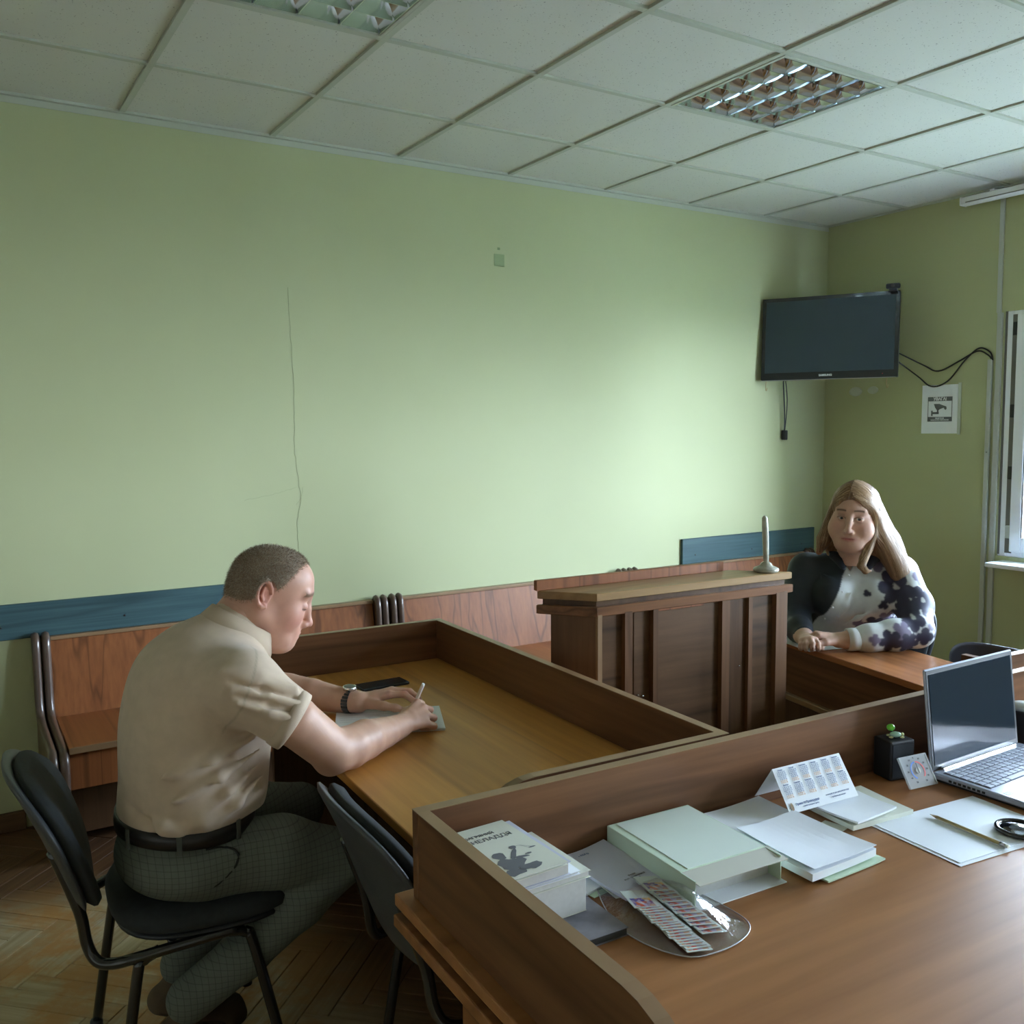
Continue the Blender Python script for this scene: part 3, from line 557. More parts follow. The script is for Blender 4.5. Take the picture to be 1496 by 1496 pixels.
# ------------------------------------------------------------------ chairs
def chair(loc, rz, label, full=True):
    """visitor chair; faces local +x, base at floor under the seat centre"""
    t = thing('office_chair', label, 'chair', loc, rz, 'black fabric visitor chairs')
    # seat: rounded waterfall pad
    def pad(bm, outline, z, th, dome):
        n = len(outline); cx = sum(p[0] for p in outline) / n; cy = sum(p[1] for p in outline) / n; rings = []
        for s, dz in ((.0, -th * .5 - .0), (.90, -th * .5), (1.0, -th * .2), (1.0, th * .1), (.95, th * .42), (.75, th * .5 + dome * .5), (.4, th * .5 + dome)):
            rings.append([bm.verts.new((cx + (x - cx) * max(s, .02), cy + (y - cy) * max(s, .02), z + dz)) for x, y in outline])
        for A, C_ in zip(rings, rings[1:]):
            for k in range(n): f = bm.faces.new((A[k], A[(k + 1) % n], C_[(k + 1) % n], C_[k])); f.smooth = True
        f = bm.faces.new(rings[-1]); f.smooth = True; bm.faces.new(rings[0][::-1])
    def sq(a, b_, p=3.2, n=36, taper=0):
        o = []
        for k in range(n):
            th = 2 * PI * k / n; c, s = math.cos(th), math.sin(th); x = a * math.copysign(abs(c) ** (2 / p), c); y = b_ * math.copysign(abs(s) ** (2 / p), s)
            o.append((x, y * (1 + taper * x / a)))
        return o
    bm = B(); pad(bm, sq(.215, .235, 3.0, 36, .05), .455, .055, .012); obj('seat', bm, M['cloth'], t)
    bm = B(); pad(bm, sq(.205, .222, 3.0, 36, .05), .425, .02, 0); obj('seat_pan', bm, M['black'], t)
    # backrest pad, upright, leaning back; local plane: u = width (y), w = height
    def back(bm, a, h, off, th, dome):
        out = []
        for k in range(40):
            thh = 2 * PI * k / 40; c, s = math.cos(thh), math.sin(thh); u = a * math.copysign(abs(c) ** (2 / 2.7), c); w = h * math.copysign(abs(s) ** (2 / 2.6), s)
            out.append((u * (1 - .10 * -w / h * .5), w))
        def P(u, w, d):   # lean + lateral curve
            z = .650 + w; x = -.262 - (w + .17) * .36 - .55 * max(0, w - .02) ** 2 * 1.2 + d + .45 * u * u * 1.3
            return (x, u, z)
        rings = []
        for s, d in ((.02, off - th * .5), (.6, off - th * .5), (.93, off - th * .42), (1.0, off - th * .1), (1.0, off + th * .1), (.93, off + th * .45), (.6, off + th * .5 + dome), (.02, off + th * .5 + dome * 1.2)):
            rings.append([bm.verts.new(P(u * s, w * s, d)) for u, w in out])
        for A, C_ in zip(rings, rings[1:]):
            for k in range(40): f = bm.faces.new((A[k], A[(k + 1) % 40], C_[(k + 1) % 40], C_[k])); f.smooth = True
        bm.faces.new(rings[0][::-1]); bm.faces.new(rings[-1])
    bm = B(); back(bm, .222, .165, .012, .04, .006); bmesh.ops.recalc_face_normals(bm, faces=bm.faces); obj('backrest', bm, M['cloth'], t)
    bm = B(); back(bm, .230, .172, -.014, .022, 0); bmesh.ops.recalc_face_normals(bm, faces=bm.faces); obj('back_shell', bm, M['shell'], t)
    r = .0125
    for s in (-1, 1):
        bm = B(); tube(bm, smooth_path([(.04, .215 * s, .412), (-.10, .218 * s, .410), (-.185, .215 * s, .405), (-.225, .20 * s, .398), (-.255, .185 * s, .405), (-.272, .17 * s, .44), (-.285, .165 * s, .52), (-.33, .16 * s, .66)], 6), r, 10); obj('side_frame', bm, M['blackgloss'], t)
        bm = B(); tube(bm, smooth_path([(.02, .215 * s, .410), (.055, .215 * s, .400), (.075, .218 * s, .36), (.15, .235 * s, .012)], 5), r, 10); l = obj('leg', bm, M['blackgloss'], t)
        bm = B(); lathe(bm, [(0, 0), (.016, 0), (.016, .02), (.013, .024), (0, .024)], 12, (.151, .235 * s, 0)); obj('foot_cap', bm, M['black'], l)
        bm = B(); tube(bm, smooth_path([(-.13, .215 * s, .410), (-.165, .215 * s, .395), (-.18, .218 * s, .36), (-.235, .235 * s, .012)], 5), r, 10); l = obj('leg', bm, M['blackgloss'], t)
        bm = B(); lathe(bm, [(0, 0), (.016, 0), (.016, .02), (.013, .024), (0, .024)], 12, (-.236, .235 * s, 0)); obj('foot_cap', bm, M['black'], l)
    bm = B(); tube(bm, [(.03, -.215, .408), (.03, .215, .408)], .010, 8); obj('cross_bar', bm, M['blackgloss'], t)
    bm = B(); tube(bm, [(-.10, -.215, .408), (-.10, .215, .408)], .010, 8); obj('cross_bar', bm, M['blackgloss'], t)
    return t
c1 = chair((-.205, -1.745, 0), math.radians(-3), 'black fabric chair the man is sitting on')

def chair_copy(loc, rz, label, sz=1):
    c = copy_tree(c1); c.location = loc; c.rotation_euler = (0, 0, rz); c.scale = (1, 1, sz); c['label'] = label; return c
chair_copy((.33, -2.345, 0), math.radians(-3), 'empty black fabric chair pushed under the clerk desk, beside the man')
chair_copy((2.43, -1.56, 0), math.radians(186), 'black fabric chair the woman is sitting on')
chair_copy((2.83, -2.21, 0), math.radians(3), 'empty black chair behind the laptop, beside the woman', .95)

# ------------------------------------------------------------------ things on the judge's desk
ZD = .7505
M['cardgreen'] = plain('pale_green_card', (.60, .74, .58), .65, var=.05); M['cardbeige'] = plain('beige_card', (.55, .55, .47), .7)
M['greensheet'] = plain('light_green_paper', (.52, .66, .48), .7); M['cream'] = plain('cream_paper', (.66, .68, .58), .7)
M['greycover'] = plain('grey_photo_cover', (.20, .20, .23), .35, var=.5, vs=14); M['blackcover'] = plain('dark_cover', (.04, .045, .04), .4)
M['lilac'] = plain('lilac_white_paper', (.58, .60, .70), .7, var=.03)
def book(label, x0, x1, y0, y1, z0, z1, cover, rot=0, cth=.0012, over=.003, spine='left', pages=None):
    cx, cy = (x0 + x1) / 2, (y0 + y1) / 2; a, b_ = (x1 - x0) / 2, (y1 - y0) / 2
    t = thing('book', label, 'book', (cx, cy, z0), rot, 'books stacked in the desk corner')
    bx('cover', cover, t, -a, a, -b_, b_, z1 - z0 - cth, z1 - z0, bev=.0004); bx('back_cover', cover, t, -a, a, -b_, b_, 0, cth, bev=.0004)
    bx('page_block', pages or M['paperedge'], t, -a + over, a - over, -b_ + over, b_ - over, cth, z1 - z0 - cth, bev=.0006)
    bx('spine', cover, t, -a, -a + cth, -b_, b_, 0, z1 - z0); return t
book('grey picture book at the bottom of the stack, sticking out in front', -.030, .180, -2.935, -2.700, ZD, ZD + .014, M['greycover'], math.radians(-2), over=.002, pages=M['blackcover'])
book('thickest book of the stack, bare grey page block', -.028, .150, -2.862, -2.690, ZD + .0145, ZD + .071, M['cream'], over=.0005)
book('thin cream book lying on the thickest book', -.028, .156, -2.866, -2.692, ZD + .0715, ZD + .083, M['cream'], math.radians(.5))
book('slim white booklet third from the top of the stack', -.027, .134, -2.868, -2.690, ZD + .0835, ZD + .0895, M['paper'], math.radians(-.5))
book('pale book just under the white illustrated one', -.026, .112, -2.872, -2.686, ZD + .090, ZD + .112, M['lilac'])
t = book('white paperback with a figure holding scales, topmost of the stack', -.024, .098, -2.882, -2.690, ZD + .1125, ZD + .118, M['cream'], math.radians(1.5))
zt = .0057
bm = B(); add_mesh(bm, text_mesh('І. БАГРЯНИЙ', .0105, bold=.0002), Matrix.Translation((-.012, .062, zt))); add_mesh(bm, text_mesh('ЕНЕЛАДДЯ', .0155, bold=.0001), Matrix.Translation((.002, .044, zt))); obj('lettering', bm, M['ink'], t, label='dark grey cover lettering')
bm = B()
def blob(bm, cx, cy, rx, ry, n=14, rot=0, z=zt, jit=.15, sd=0):
    rr = random.Random(sd); vs = []
    for k in range(n):
        a = 2 * PI * k / n; r = 1 + rr.uniform(-jit, jit); x, y = rx * r * math.cos(a), ry * r * math.sin(a); c, s = math.cos(rot), math.sin(rot)
        vs.append(bm.verts.new((cx + x * c - y * s, cy + x * s + y * c, z)))
    bm.faces.new(vs)
blob(bm, -.020, -.020, .011, .013, sd=1); blob(bm, -.016, -.052, .022, .020, sd=2, jit=.3, z=zt + .0001); blob(bm, -.030, -.078, .024, .010, sd=3, jit=.3); blob(bm, .010, -.074, .020, .012, sd=4, jit=.35, z=zt + .0002)
blob(bm, .004, -.026, .022, .0042, rot=.9, sd=5); blob(bm, .016, -.004, .006, .006, sd=6, z=zt + .0001); blob(bm, .010, -.040, .014, .004, rot=-.2, sd=7, z=zt + .0002); blob(bm, .026, -.036, .006, .003, sd=8, z=zt + .0001)
blob(bm, .044, -.020, .007, .0022, sd=9, jit=.02)
for a, c_ in (((.016, -.002), (.030, -.004)), ((.030, -.004), (.044, -.018)), ((.030, -.004), (.038, -.019))):
    d = (Vector(c_) - Vector(a)).normalized() * .00035; n_ = Vector((-d.y, d.x)); bm.faces.new([bm.verts.new((p[0], p[1], zt)) for p in ((a[0] + n_.x, a[1] + n_.y), (c_[0] + n_.x, c_[1] + n_.y), (c_[0] - n_.x, c_[1] - n_.y), (a[0] - n_.x, a[1] - n_.y))])
obj('illustration', bm, M['ink'], t, label='grey drawing of a figure holding scales')

def sheet(name, label, cat, pts, z, mat, th=.0012, curl=0, group=None, n=10, dip=None):
    """a slightly warped paper pack given by its four corners"""
    c = sum((Vector(p) for p in pts), Vector((0, 0))) / 4; bm = B(); P = [Vector(p) - c for p in pts]; rows = []
    for j in range(n + 1):
        r_ = []
        for i in range(n + 1):
            u, w = i / n, j / n; p = P[0] * (1 - u) * (1 - w) + P[1] * u * (1 - w) + P[2] * u * w + P[3] * (1 - u) * w
            h = curl * ((u - .5) ** 2 + (w - .3) ** 2) + .25 * curl * math.sin(5 * u + 3 * w) * .3
            r_.append((bm.verts.new((p.x, p.y, th + max(h, 0))), bm.verts.new((p.x, p.y, max(h, 0)))))
        rows.append(r_)
    for j in range(n):
        for i in range(n):
            a, b_, c_, d = rows[j][i], rows[j][i + 1], rows[j + 1][i + 1], rows[j + 1][i]
            bm.faces.new((a[0], b_[0], c_[0], d[0])); bm.faces.new((d[1], c_[1], b_[1], a[1]))
    for j in range(n):
        for i, fl in ((0, 1), (n, 0)):
            a, b_ = rows[j][i], rows[j + 1][i]; q = (a[0], b_[0], b_[1], a[1]); bm.faces.new(q if not fl else q[::-1])
            a, b_ = rows[i][j], rows[i][j + 1]; q = (a[0], b_[0], b_[1], a[1]); bm.faces.new(q if fl else q[::-1])
    bmesh.ops.recalc_face_normals(bm, faces=bm.faces)
    o = obj(name, bm, mat); o.location = (c.x, c.y, z)
    return tag(o, label, cat, group)
def rect(cx, cy, w, h, deg):
    c, s = math.cos(math.radians(deg)), math.sin(math.radians(deg))
    return [(cx + x * c - y * s, cy + x * s + y * c) for x, y in ((-w / 2, -h / 2), (w / 2, -h / 2), (w / 2, h / 2), (-w / 2, h / 2))]
# envelopes beside the books
sheet('paper_sheet', 'green-edged sheet peeking out beneath the envelopes', 'paper', rect(.243, -2.752, .10, .115, 8), ZD, M['greensheet'], .001)
sheet('paper_sheet', 'white sheet between the green-edged sheet and the envelopes', 'paper', rect(.240, -2.742, .12, .10, 14), ZD + .0015, M['paper'], .004)
sheet('envelope', 'cream envelope under the printed white envelope, next to the green folder', 'envelope', rect(.285, -2.765, .105, .175, -6), ZD + .006, M['cream'], .0015)
e = sheet('envelope', 'white envelope with faint blue address lines, topmost beside the books', 'envelope', [(.226, -2.872), (.338, -2.850), (.326, -2.680), (.218, -2.692)], ZD + .009, M['lilac'], .005, .010)
bm = B()
for k, (s_, dy) in enumerate((('Куди', .0), ('вул. Шевченка', -.008), ('79000', -.016))): add_mesh(bm, text_mesh(s_, .007), Matrix.Translation((.012, -.035 + dy, .0072)) @ Matrix.Rotation(.1, 4, 'Z'))
o = obj('lettering', bm, M['ink'], e); bm = B(); add_mesh(bm, text_mesh('Від кого', .009, bold=.0003), Matrix.Translation((-.022, .070, .0085))); obj('stamp_print', bm, M['inkblue'], e)
# green cardboard folder
t = thing('folder_box', 'thick pale green cardboard folder open at its near end', 'folder', (.424, -2.815, ZD), math.radians(-3.0))
fw, fl2, fh = .098, .128, .048
bx('bottom_board', M['paper'], t, -fw, fw + .004, -fl2 - .008, fl2, 0, .002); bx('top_board', M['cardgreen'], t, -fw, fw, -fl2 + .040, fl2, fh - .002, fh, bev=.0008)
bm = B(); prism(bm, [(-fl2 - .008, fh - .0045), (-fl2 + .042, fh - .001), (-fl2 + .042, fh - .0026), (-fl2 - .008, fh - .006)], -fw + .002, fw + .006, 'x'); obj('beige_flap', bm, M['cardbeige'], t)
bx('side_board', M['cardgreen'], t, -fw, -fw + .002, -fl2 + .002, fl2, 0, fh - .001); bx('side_board', M['cardgreen'], t, fw - .002, fw, -fl2 + .002, fl2, 0, fh - .001); bx('end_board', M['cardgreen'], t, -fw, fw, fl2 - .002, fl2, 0, fh - .001)
bx('top_sheet', plain('pale_green_sheet', (.72, .82, .74), .6), t, -fw + .018, fw - .004, -fl2 + .042, fl2 - .006, fh, fh + .0009); bx('paper_block', M['paperedge'], t, -fw + .004, fw - .004, -fl2 + .030, fl2 - .004, .002, fh - .010)
# paper stack
sheet('paper_sheet', 'light green sheet under the white paper stack', 'paper', [(.575, -3.000), (.735, -2.998), (.73, -2.75), (.56, -2.75)], ZD, M['greensheet'], .003, .006)
sheet('paper_stack', 'white stack of papers with curled sheets beside the green folder', 'paper', [(.545, -2.990), (.725, -2.985), (.722, -2.700), (.552, -2.700)], ZD + .005, M['paper'], .014, .008)
sheet('paper_sheet', 'topmost loose white sheet on the big paper stack', 'paper', [(.556, -2.985), (.730, -2.982), (.715, -2.800), (.560, -2.795)], ZD + .0215, plain('bright_white_paper', (.80, .84, .90), .6), .001, .012)
sheet('paper_stack', 'cream papers under the calendar, right-hand pack', 'paper', [(.790, -2.885), (.960, -2.900), (.975, -2.760), (.80, -2.745)], ZD, M['cream'], .010, .004)
sheet('paper_sheet', 'white sheets on the cream papers below the calendar', 'paper', [(.798, -2.890), (.930, -2.882), (.925, -2.790), (.785, -2.795)], ZD + .0125, M['paper'], .004, .008)
c_ = sheet('card', 'small cream card between the two paper packs', 'card', rect(.764, -2.850, .055, .05, 12), ZD, M['cream'], .0008)
# tent calendar
t = thing('tent_calendar', 'white tent calendar standing on the papers, twelve months printed in blue', 'calendar', (.797, -2.810, ZD + .0275), math.radians(-3.5))
A0 = Vector((0, 0, 0)); TOP = Vector((.018, .070, .066)); BK = Vector((.012, .112, -.004))
def panel(a, b_, name, th=.0009, ov=0):
    bm = B(); n = (b_ - a).cross(Vector((1, 0, 0))).normalized() * th; vs = []
    for s in (0, 1):
        for p in (a, b_):
            for x in (-.0975, .0975): vs.append(bm.verts.new(p + Vector((x, 0, 0)) + n * s))
    for f in ((0, 1, 3, 2), (4, 6, 7, 5), (0, 4, 5, 1), (2, 3, 7, 6), (0, 2, 6, 4), (1, 5, 7, 3)): bm.faces.new([vs[i] for i in f])
    bmesh.ops.recalc_face_normals(bm, faces=bm.faces); return obj(name, bm, M['paper'], t)
fp = panel(A0, TOP, 'front_panel'); panel(BK, TOP, 'back_panel')
ey = TOP.normalized(); ez = Vector((1, 0, 0)).cross(ey - Vector((ey.x, 0, 0)) * 1.0).normalized(); 
def on_panel(u, v_): # u in -.0975.. , v along the slope 0..~.098
    p = A0 + ey * v_ + Vector((u, 0, 0)) + ez * .0016; m_ = Matrix.Identity(4)
    e1 = Vector((1, 0, 0)); e2 = (ey - e1 * ey.x * .0).normalized(); m_.col[0] = (*e1, 0); m_.col[1] = (*e2, 0); m_.col[2] = (*ez, 0); m_.col[3] = (*p, 1); return m_
mons = ['Січень', 'Лютий', 'Березень', 'Квітень', 'Травень', 'Червень', 'Липень', 'Серпень', 'Вересень', 'Жовтень', 'Листопад', 'Грудень']
bb = B(); bo = B()
for k, mn in enumerate(mons):
    u = -.080 + (k % 6) * .0315; vv = .083 if k < 6 else .050
    add_mesh(bb, text_mesh(mn, .0042, bold=.0001), on_panel(u, vv + .009))
    rows_ = [' '.join('%2d' % (d) for d in range(r + 1, 32, 7)) for r in range(5)]
    for r, tx in enumerate(rows_): add_mesh(bb, text_mesh(tx, .0042), on_panel(u, vv + .0045 - r * .0038))
    for r, tx in enumerate(('6 13 20 27', '7 14 21 28')): add_mesh(bo, text_mesh(tx, .0042), on_panel(u, vv + .0045 - (5 + r) * .0038))
o1 = obj('month_print', bb, M['inkblue'], fp, label='blue month tables'); obj('weekend_print', bo, M['inkorange'], fp, label='orange weekend rows')
bb = B(); add_mesh(bb, text_mesh('Право та Правосуддя', .0062, bold=.0002), on_panel(-.042, .015)); add_mesh(bb, text_mesh('свято кожного року', .0045), on_panel(-.035, .008)); add_mesh(bb, text_mesh('календар на рік для роботи суду', .0042), on_panel(.045, .018)); add_mesh(bb, text_mesh('приймальня щодня', .0042), on_panel(.045, .011)); obj('lettering', bb, M['inkblue'], fp)
bb = B(); 
for (du, dv, ru, rv, mi) in ((0, 0, .004, .009, 0),): 
    q = on_panel(-.086, .012); vs = [bb.verts.new(q @ Vector((ru * math.cos(a), rv * math.sin(a), 0))) for a in [2 * PI * k / 12 for k in range(12)]]; bb.faces.new(vs)
obj('small_emblem', bb, plain('brown_emblem_print', (.25, .16, .07), .6), fp, label='small brown emblem')
# two sheets, pencil, magnifier
sheet('paper_sheet', 'lower of the two white sheets lying in front of the laptop', 'paper', [(.828, -3.088), (1.128, -3.120), (1.146, -2.920), (.842, -2.886)], ZD, M['paper'], .0008)
sheet('paper_sheet', 'upper of the two white sheets, under the pencil and magnifier', 'paper', [(.838, -3.080), (1.134, -3.108), (1.150, -2.912), (.850, -2.882)], ZD + .0012, plain('bright_white_paper', (.78, .83, .88), .6), .0008)
t = thing('pencil', 'natural wood pencil lying on the white sheets', 'pencil', (.972, -3.012, ZD + .0058), math.atan2(.165, .012))
M['pencil'] = plain('varnished_pencil_wood', (.48, .38, .16), .35); M['lead'] = plain('graphite', (.05, .05, .05), .4); M['woodtip'] = plain('cut_wood', (.62, .48, .30), .7)
bm = B(); tube(bm, [(-.068, 0, 0), (.070, 0, 0)], .0037, 6); obj('shaft', bm, M['pencil'], t); bm = B(); tube(bm, [(.070, 0, 0), (.084, 0, 0)], [.0036, .001], 8); obj('sharpened_tip', bm, M['woodtip'], t)
bm = B(); tube(bm, [(.084, 0, 0), (.087, 0, 0)], [.001, .0003], 6); obj('lead', bm, M['lead'], t); bm = B(); tube(bm, [(-.078, 0, 0), (-.068, 0, 0)], .0039, 12); obj('ferrule', bm, M['chrome'], t); bm = B(); tube(bm, [(-.085, 0, 0), (-.078, 0, 0)], .0036, 12); obj('eraser', bm, M['cream'], t)
M['clearlens'] = bpy.data.materials.new('clear_lens'); M['clearlens'].use_nodes = True; nt = M['clearlens'].node_tree; nt.nodes.clear()
o_ = nt.nodes.new('ShaderNodeOutputMaterial'); t_ = nt.nodes.new('ShaderNodeBsdfTransparent'); g_ = nt.nodes.new('ShaderNodeBsdfGlossy'); mx_ = nt.nodes.new('ShaderNodeMixShader'); fr_ = nt.nodes.new('ShaderNodeFresnel'); fr_.inputs[0].default_value = 1.9
t_.inputs[0].default_value = (.86, .90, .90, 1); g_.inputs['Roughness'].default_value = .03; nt.links.new(fr_.outputs[0], mx_.inputs[0]); nt.links.new(t_.outputs[0], mx_.inputs[1]); nt.links.new(g_.outputs[0], mx_.inputs[2]); nt.links.new(mx_.outputs[0], o_.inputs[0])
t = thing('magnifying_glass', 'round magnifying glass with black rim lying on the white sheets', 'magnifier', (1.056, -3.066, ZD + .0022), 0)
bm = B(); tube(bm, [(.040 * math.cos(a), .040 * math.sin(a), .006) for a in [2 * PI * k / 40 for k in range(41)]], .0048, 8, caps=False); obj('rim', bm, M['blackgloss'], t)
bm = B(); lathe(bm, [(0, .0015), (.02, .0022), (.037, .0045), (.037, .0065), (.03, .0085), (.015, .0102), (0, .0108)], 32); obj('lens', bm, M['clearlens'], t)
bm = B(); tube(bm, [(.043, -.012, .006), (.052, -.015, .007), (.06, -.017, .0085), (.135, -.038, .0085), (.145, -.041, .0085)], [.003, .0035, .007, .0085, .006], 12); obj('handle', bm, M['blackgloss'], t)
# speakers, figurine, thermometer
t = thing('desk_speaker', 'small dark cube speaker with a green figurine on top', 'speaker', (1.116, -2.741, ZD), math.radians(-12))
bx('cabinet', M['black'], t, -.034, .034, -.028, .028, 0, .090, bev=.004, seg=2); bx('grille', plain('speaker_cloth', (.012, .016, .022), .9, bmp=.5, bs=1500), t, -.030, .030, -.0295, -.027, .006, .084, bev=.001)
t = thing('turtle_figurine', 'tiny green and yellow turtle figurine on the cube speaker', 'figurine', (1.116, -2.744, ZD + .0905), math.radians(-30))
bm = B(); ball(bm, (0, 0, .007), .012, 1.15, .9, .55); obj('shell', bm, plain('pale_turquoise_glaze', (.40, .62, .52), .25), t)
bm = B(); ball(bm, (-.006, .012, .020), .0095, 1.0, .9, .85); obj('green_ball', bm, plain('bright_green_plastic', (.22, .75, .08), .3), t); bm = B(); tube(bm, [(-.004, .010, .006), (-.005, .012, .016)], .002, 6); obj('stalk', bm, M['black'], t)
Ym = plain('cream_yellow_glaze', (.70, .68, .38), .3)
for p in ((.012, -.008, .003), (-.013, -.007, .003), (.012, .008, .003), (-.012, .009, .003)):
    bm = B(); ball(bm, p, .0045, 1.3, .9, .6, 1); obj('flipper', bm, Ym, t)
bm = B(); ball(bm, (.016, 0, .007), .0045, sub=1); obj('head', bm, Ym, t)
M['acrylic'] = bpy.data.materials.new('scuffed_clear_acrylic'); M['acrylic'].use_nodes = True; nt = M['acrylic'].node_tree; b = nt.nodes['Principled BSDF']; b.inputs['Base Color'].default_value = (.72, .75, .78, 1); b.inputs['Roughness'].default_value = .2; b.inputs['Alpha'].default_value = .38
t = thing('dial_thermometer', 'square clear plastic dial thermometer leaning against the cube speaker', 'thermometer', (1.108, -2.824, ZD + .0022), (math.radians(-33), 0, math.radians(-8)))
bx('case', M['acrylic'], t, -.041, .041, -.002, .004, 0, .070, bev=.0015)
bm = B()
for z_ in (.0015, .0685): box(bm, -.041, .041, -.0035, -.002, z_ - .0015, z_ + .0015)
for x_ in (-.0395, .0395): box(bm, x_ - .0015, x_ + .0015, -.0035, -.002, 0, .07)
obj('bezel', bm, M['acrylic'], t)
def arc(bm, a0, a1, r0, r1, y=-.0028, n=14, c=(0, .036)):
    P = [(r, a0 + (a1 - a0) * k / n) for r in (r0, r1) for k in range(n + 1)]; vs = [bm.verts.new((c[0] + r * math.cos(a), y, c[1] + r * math.sin(a))) for r, a in P]
    for k in range(n): bm.faces.new((vs[k], vs[k + 1], vs[n + 2 + k], vs[n + 1 + k]))
bm = B(); arc(bm, math.radians(95), math.radians(240), .017, .0205); obj('blue_arc', bm, plain('blue_scale_print', (.03, .14, .55), .4), t)
bm = B(); arc(bm, math.radians(-50), math.radians(85), .018, .0205); obj('red_arc', bm, plain('red_scale_print', (.70, .04, .04), .4), t)
bm = B(); tube(bm, [(0, -.003, .036), (0, -.0045, .036)], .007, 12); obj('hub', bm, plain('grey_coil', (.35, .35, .32), .4), t); bx('needle', M['black'], t, -.001, .001, -.005, -.0045, .030, .052)
bm = B()
for k in range(11):
    a = math.radians(-60 + 30 * k); add_mesh(bm, text_mesh(str(abs(50 - 10 * k)), .0055, bold=.0001), Matrix(((1, 0, 0, .028 * math.cos(a)), (0, 0, -1, -.0027), (0, 1, 0, .036 + .028 * math.sin(a)), (0, 0, 0, 1))))
obj('numerals', bm, M['black'], t)
t = thing('desk_speaker', 'dark round-topped speaker half hidden behind the laptop', 'speaker', (1.590, -2.775, ZD), 0)
bx('cabinet', M['black'], t, -.035, .035, -.03, .03, 0, .085, bev=.004, seg=2); bm = B(); lathe(bm, [(0, .085), (.032, .085), (.033, .093), (.026, .099), (0, .100)], 24); obj('grey_top', bm, M['greyduct'], t)
# laptop
M['alu'] = plain('silver_laptop_plastic', (.40, .44, .53), .32, metal=.25); M['keycap'] = plain('silver_grey_key', (.40, .44, .52), .45)
t = thing('laptop', 'open silver laptop with a black screen and grey keyboard', 'laptop', (1.345, -2.802, ZD), math.radians(.5))
bx('base', M['alu'], t, -.180, .180, -.238, .0, .004, .018, bev=.004, seg=2); bx('underside', M['black'], t, -.176, .176, -.234, -.004, 0, .005)
for k in range(8): bx('vent_slot', M['black'], t, -.1808, -.1795, -.050 - .011 * k, -.043 - .011 * k, .008, .013)
bx('keyboard_well', plain('keyboard_gap', (.10, .11, .14), .6), t, -.165, .165, -.130, -.020, .0178, .0186)
kb = B(); box(kb, 0, .0185, 0, .0150, 0, .0018, .0012); kme = bpy.data.meshes.new('key'); kb.to_mesh(kme); kb.free(); kme.materials.append(M['keycap'])
for r in range(6):
    for c_ in range(16):
        if r == 5 and 4 <= c_ <= 7: continue
        o = bpy.data.objects.new('key', kme); COL.objects.link(o); o.parent = t; o.location = (-.1635 + c_ * .0205, -.038 - r * .0181, .0186)
bx('space_bar', M['keycap'], t, -.0815, -.001, -.1285, -.1135, .0186, .0204, bev=.001)
bx('touchpad', plain('touchpad', (.44, .48, .56), .3), t, -.08, .03, -.225, -.145, .0178, .0183, bev=.0002); bx('hinge_bar', M['chrome'], t, -.150, .150, -.012, .002, .016, .024, bev=.003, seg=2)
s1_ = bx('blue_sticker', plain('blue_sticker', (.05, .16, .62), .3), t, -.168, -.150, -.172, -.158, .0181, .0184); bx('white_sticker', M['white'], t, -.147, -.125, -.172, -.160, .0181, .0184)
LR = Matrix.Translation((0, .0, .016)) @ Matrix.Rotation(math.radians(-6.5), 4, 'X')
def lid(name, mat, *a, **k):
    bm = B(); box(bm, *a, **k); bm.transform(LR); return obj(name, bm, mat, t)
lid('lid', M['alu'], -.178, .178, 0, .006, 0, .232, bev=.002); l_ = lid('screen_bezel', M['black'], -.175, .175, -.0012, .001, .002, .229); lid('screen', M['screen'], -.167, .167, -.0022, -.001, .014, .220)
# zip bag with booklets
M['bag'] = bpy.data.materials.new('clear_plastic_film'); M['bag'].use_nodes = True; nt = M['bag'].node_tree; nt.nodes.clear()
o_ = nt.nodes.new('ShaderNodeOutputMaterial'); t_ = nt.nodes.new('ShaderNodeBsdfTransparent'); g_ = nt.nodes.new('ShaderNodeBsdfGlossy'); mx_ = nt.nodes.new('ShaderNodeMixShader'); lw = nt.nodes.new('ShaderNodeLayerWeight'); lw.inputs[0].default_value = .28
t_.inputs[0].default_value = (.95, .94, .96, 1); g_.inputs['Roughness'].default_value = .10; g_.inputs['Color'].default_value = (.9, .92, .95, 1)
mp_ = nt.nodes.new('ShaderNodeMath'); mp_.operation = 'MULTIPLY_ADD'; mp_.inputs[1].default_value = .55; mp_.inputs[2].default_value = .03; nt.links.new(lw.outputs['Facing'], mp_.inputs[0])
bn = nt.nodes.new('ShaderNodeBump'); bn.inputs['Strength'].default_value = .8; bn.inputs['Distance'].default_value = .006; nz = nt.nodes.new('ShaderNodeTexNoise'); nz.inputs['Scale'].default_value = 38; nz.inputs['Detail'].default_value = 4; tc = nt.nodes.new('ShaderNodeTexCoord'); nt.links.new(tc.outputs['Object'], nz.inputs['Vector']); nt.links.new(nz.outputs[0], bn.inputs['Height']); nt.links.new(bn.outputs[0], g_.inputs['Normal'])
nt.links.new(mp_.outputs[0], mx_.inputs[0]); nt.links.new(t_.outputs[0], mx_.inputs[1]); nt.links.new(g_.outputs[0], mx_.inputs[2]); nt.links.new(mx_.outputs[0], o_.inputs[0])
outl = [(.222, -2.795), (.196, -2.850), (.178, -2.905), (.176, -2.955), (.190, -3.005), (.214, -3.040), (.245, -3.050), (.285, -3.052), (.322, -3.045), (.350, -3.030), (.364, -3.005), (.366, -2.960), (.362, -2.920), (.352, -2.860), (.344, -2.815), (.30, -2.79), (.26, -2.785)]
cx, cy = .275, -2.925; t = thing('plastic_bag', 'clear wrinkled plastic bag holding small booklets on the desk', 'bag', (cx, cy, ZD), 0)
bm = B(); ctr = []; nr = 7; rings = []
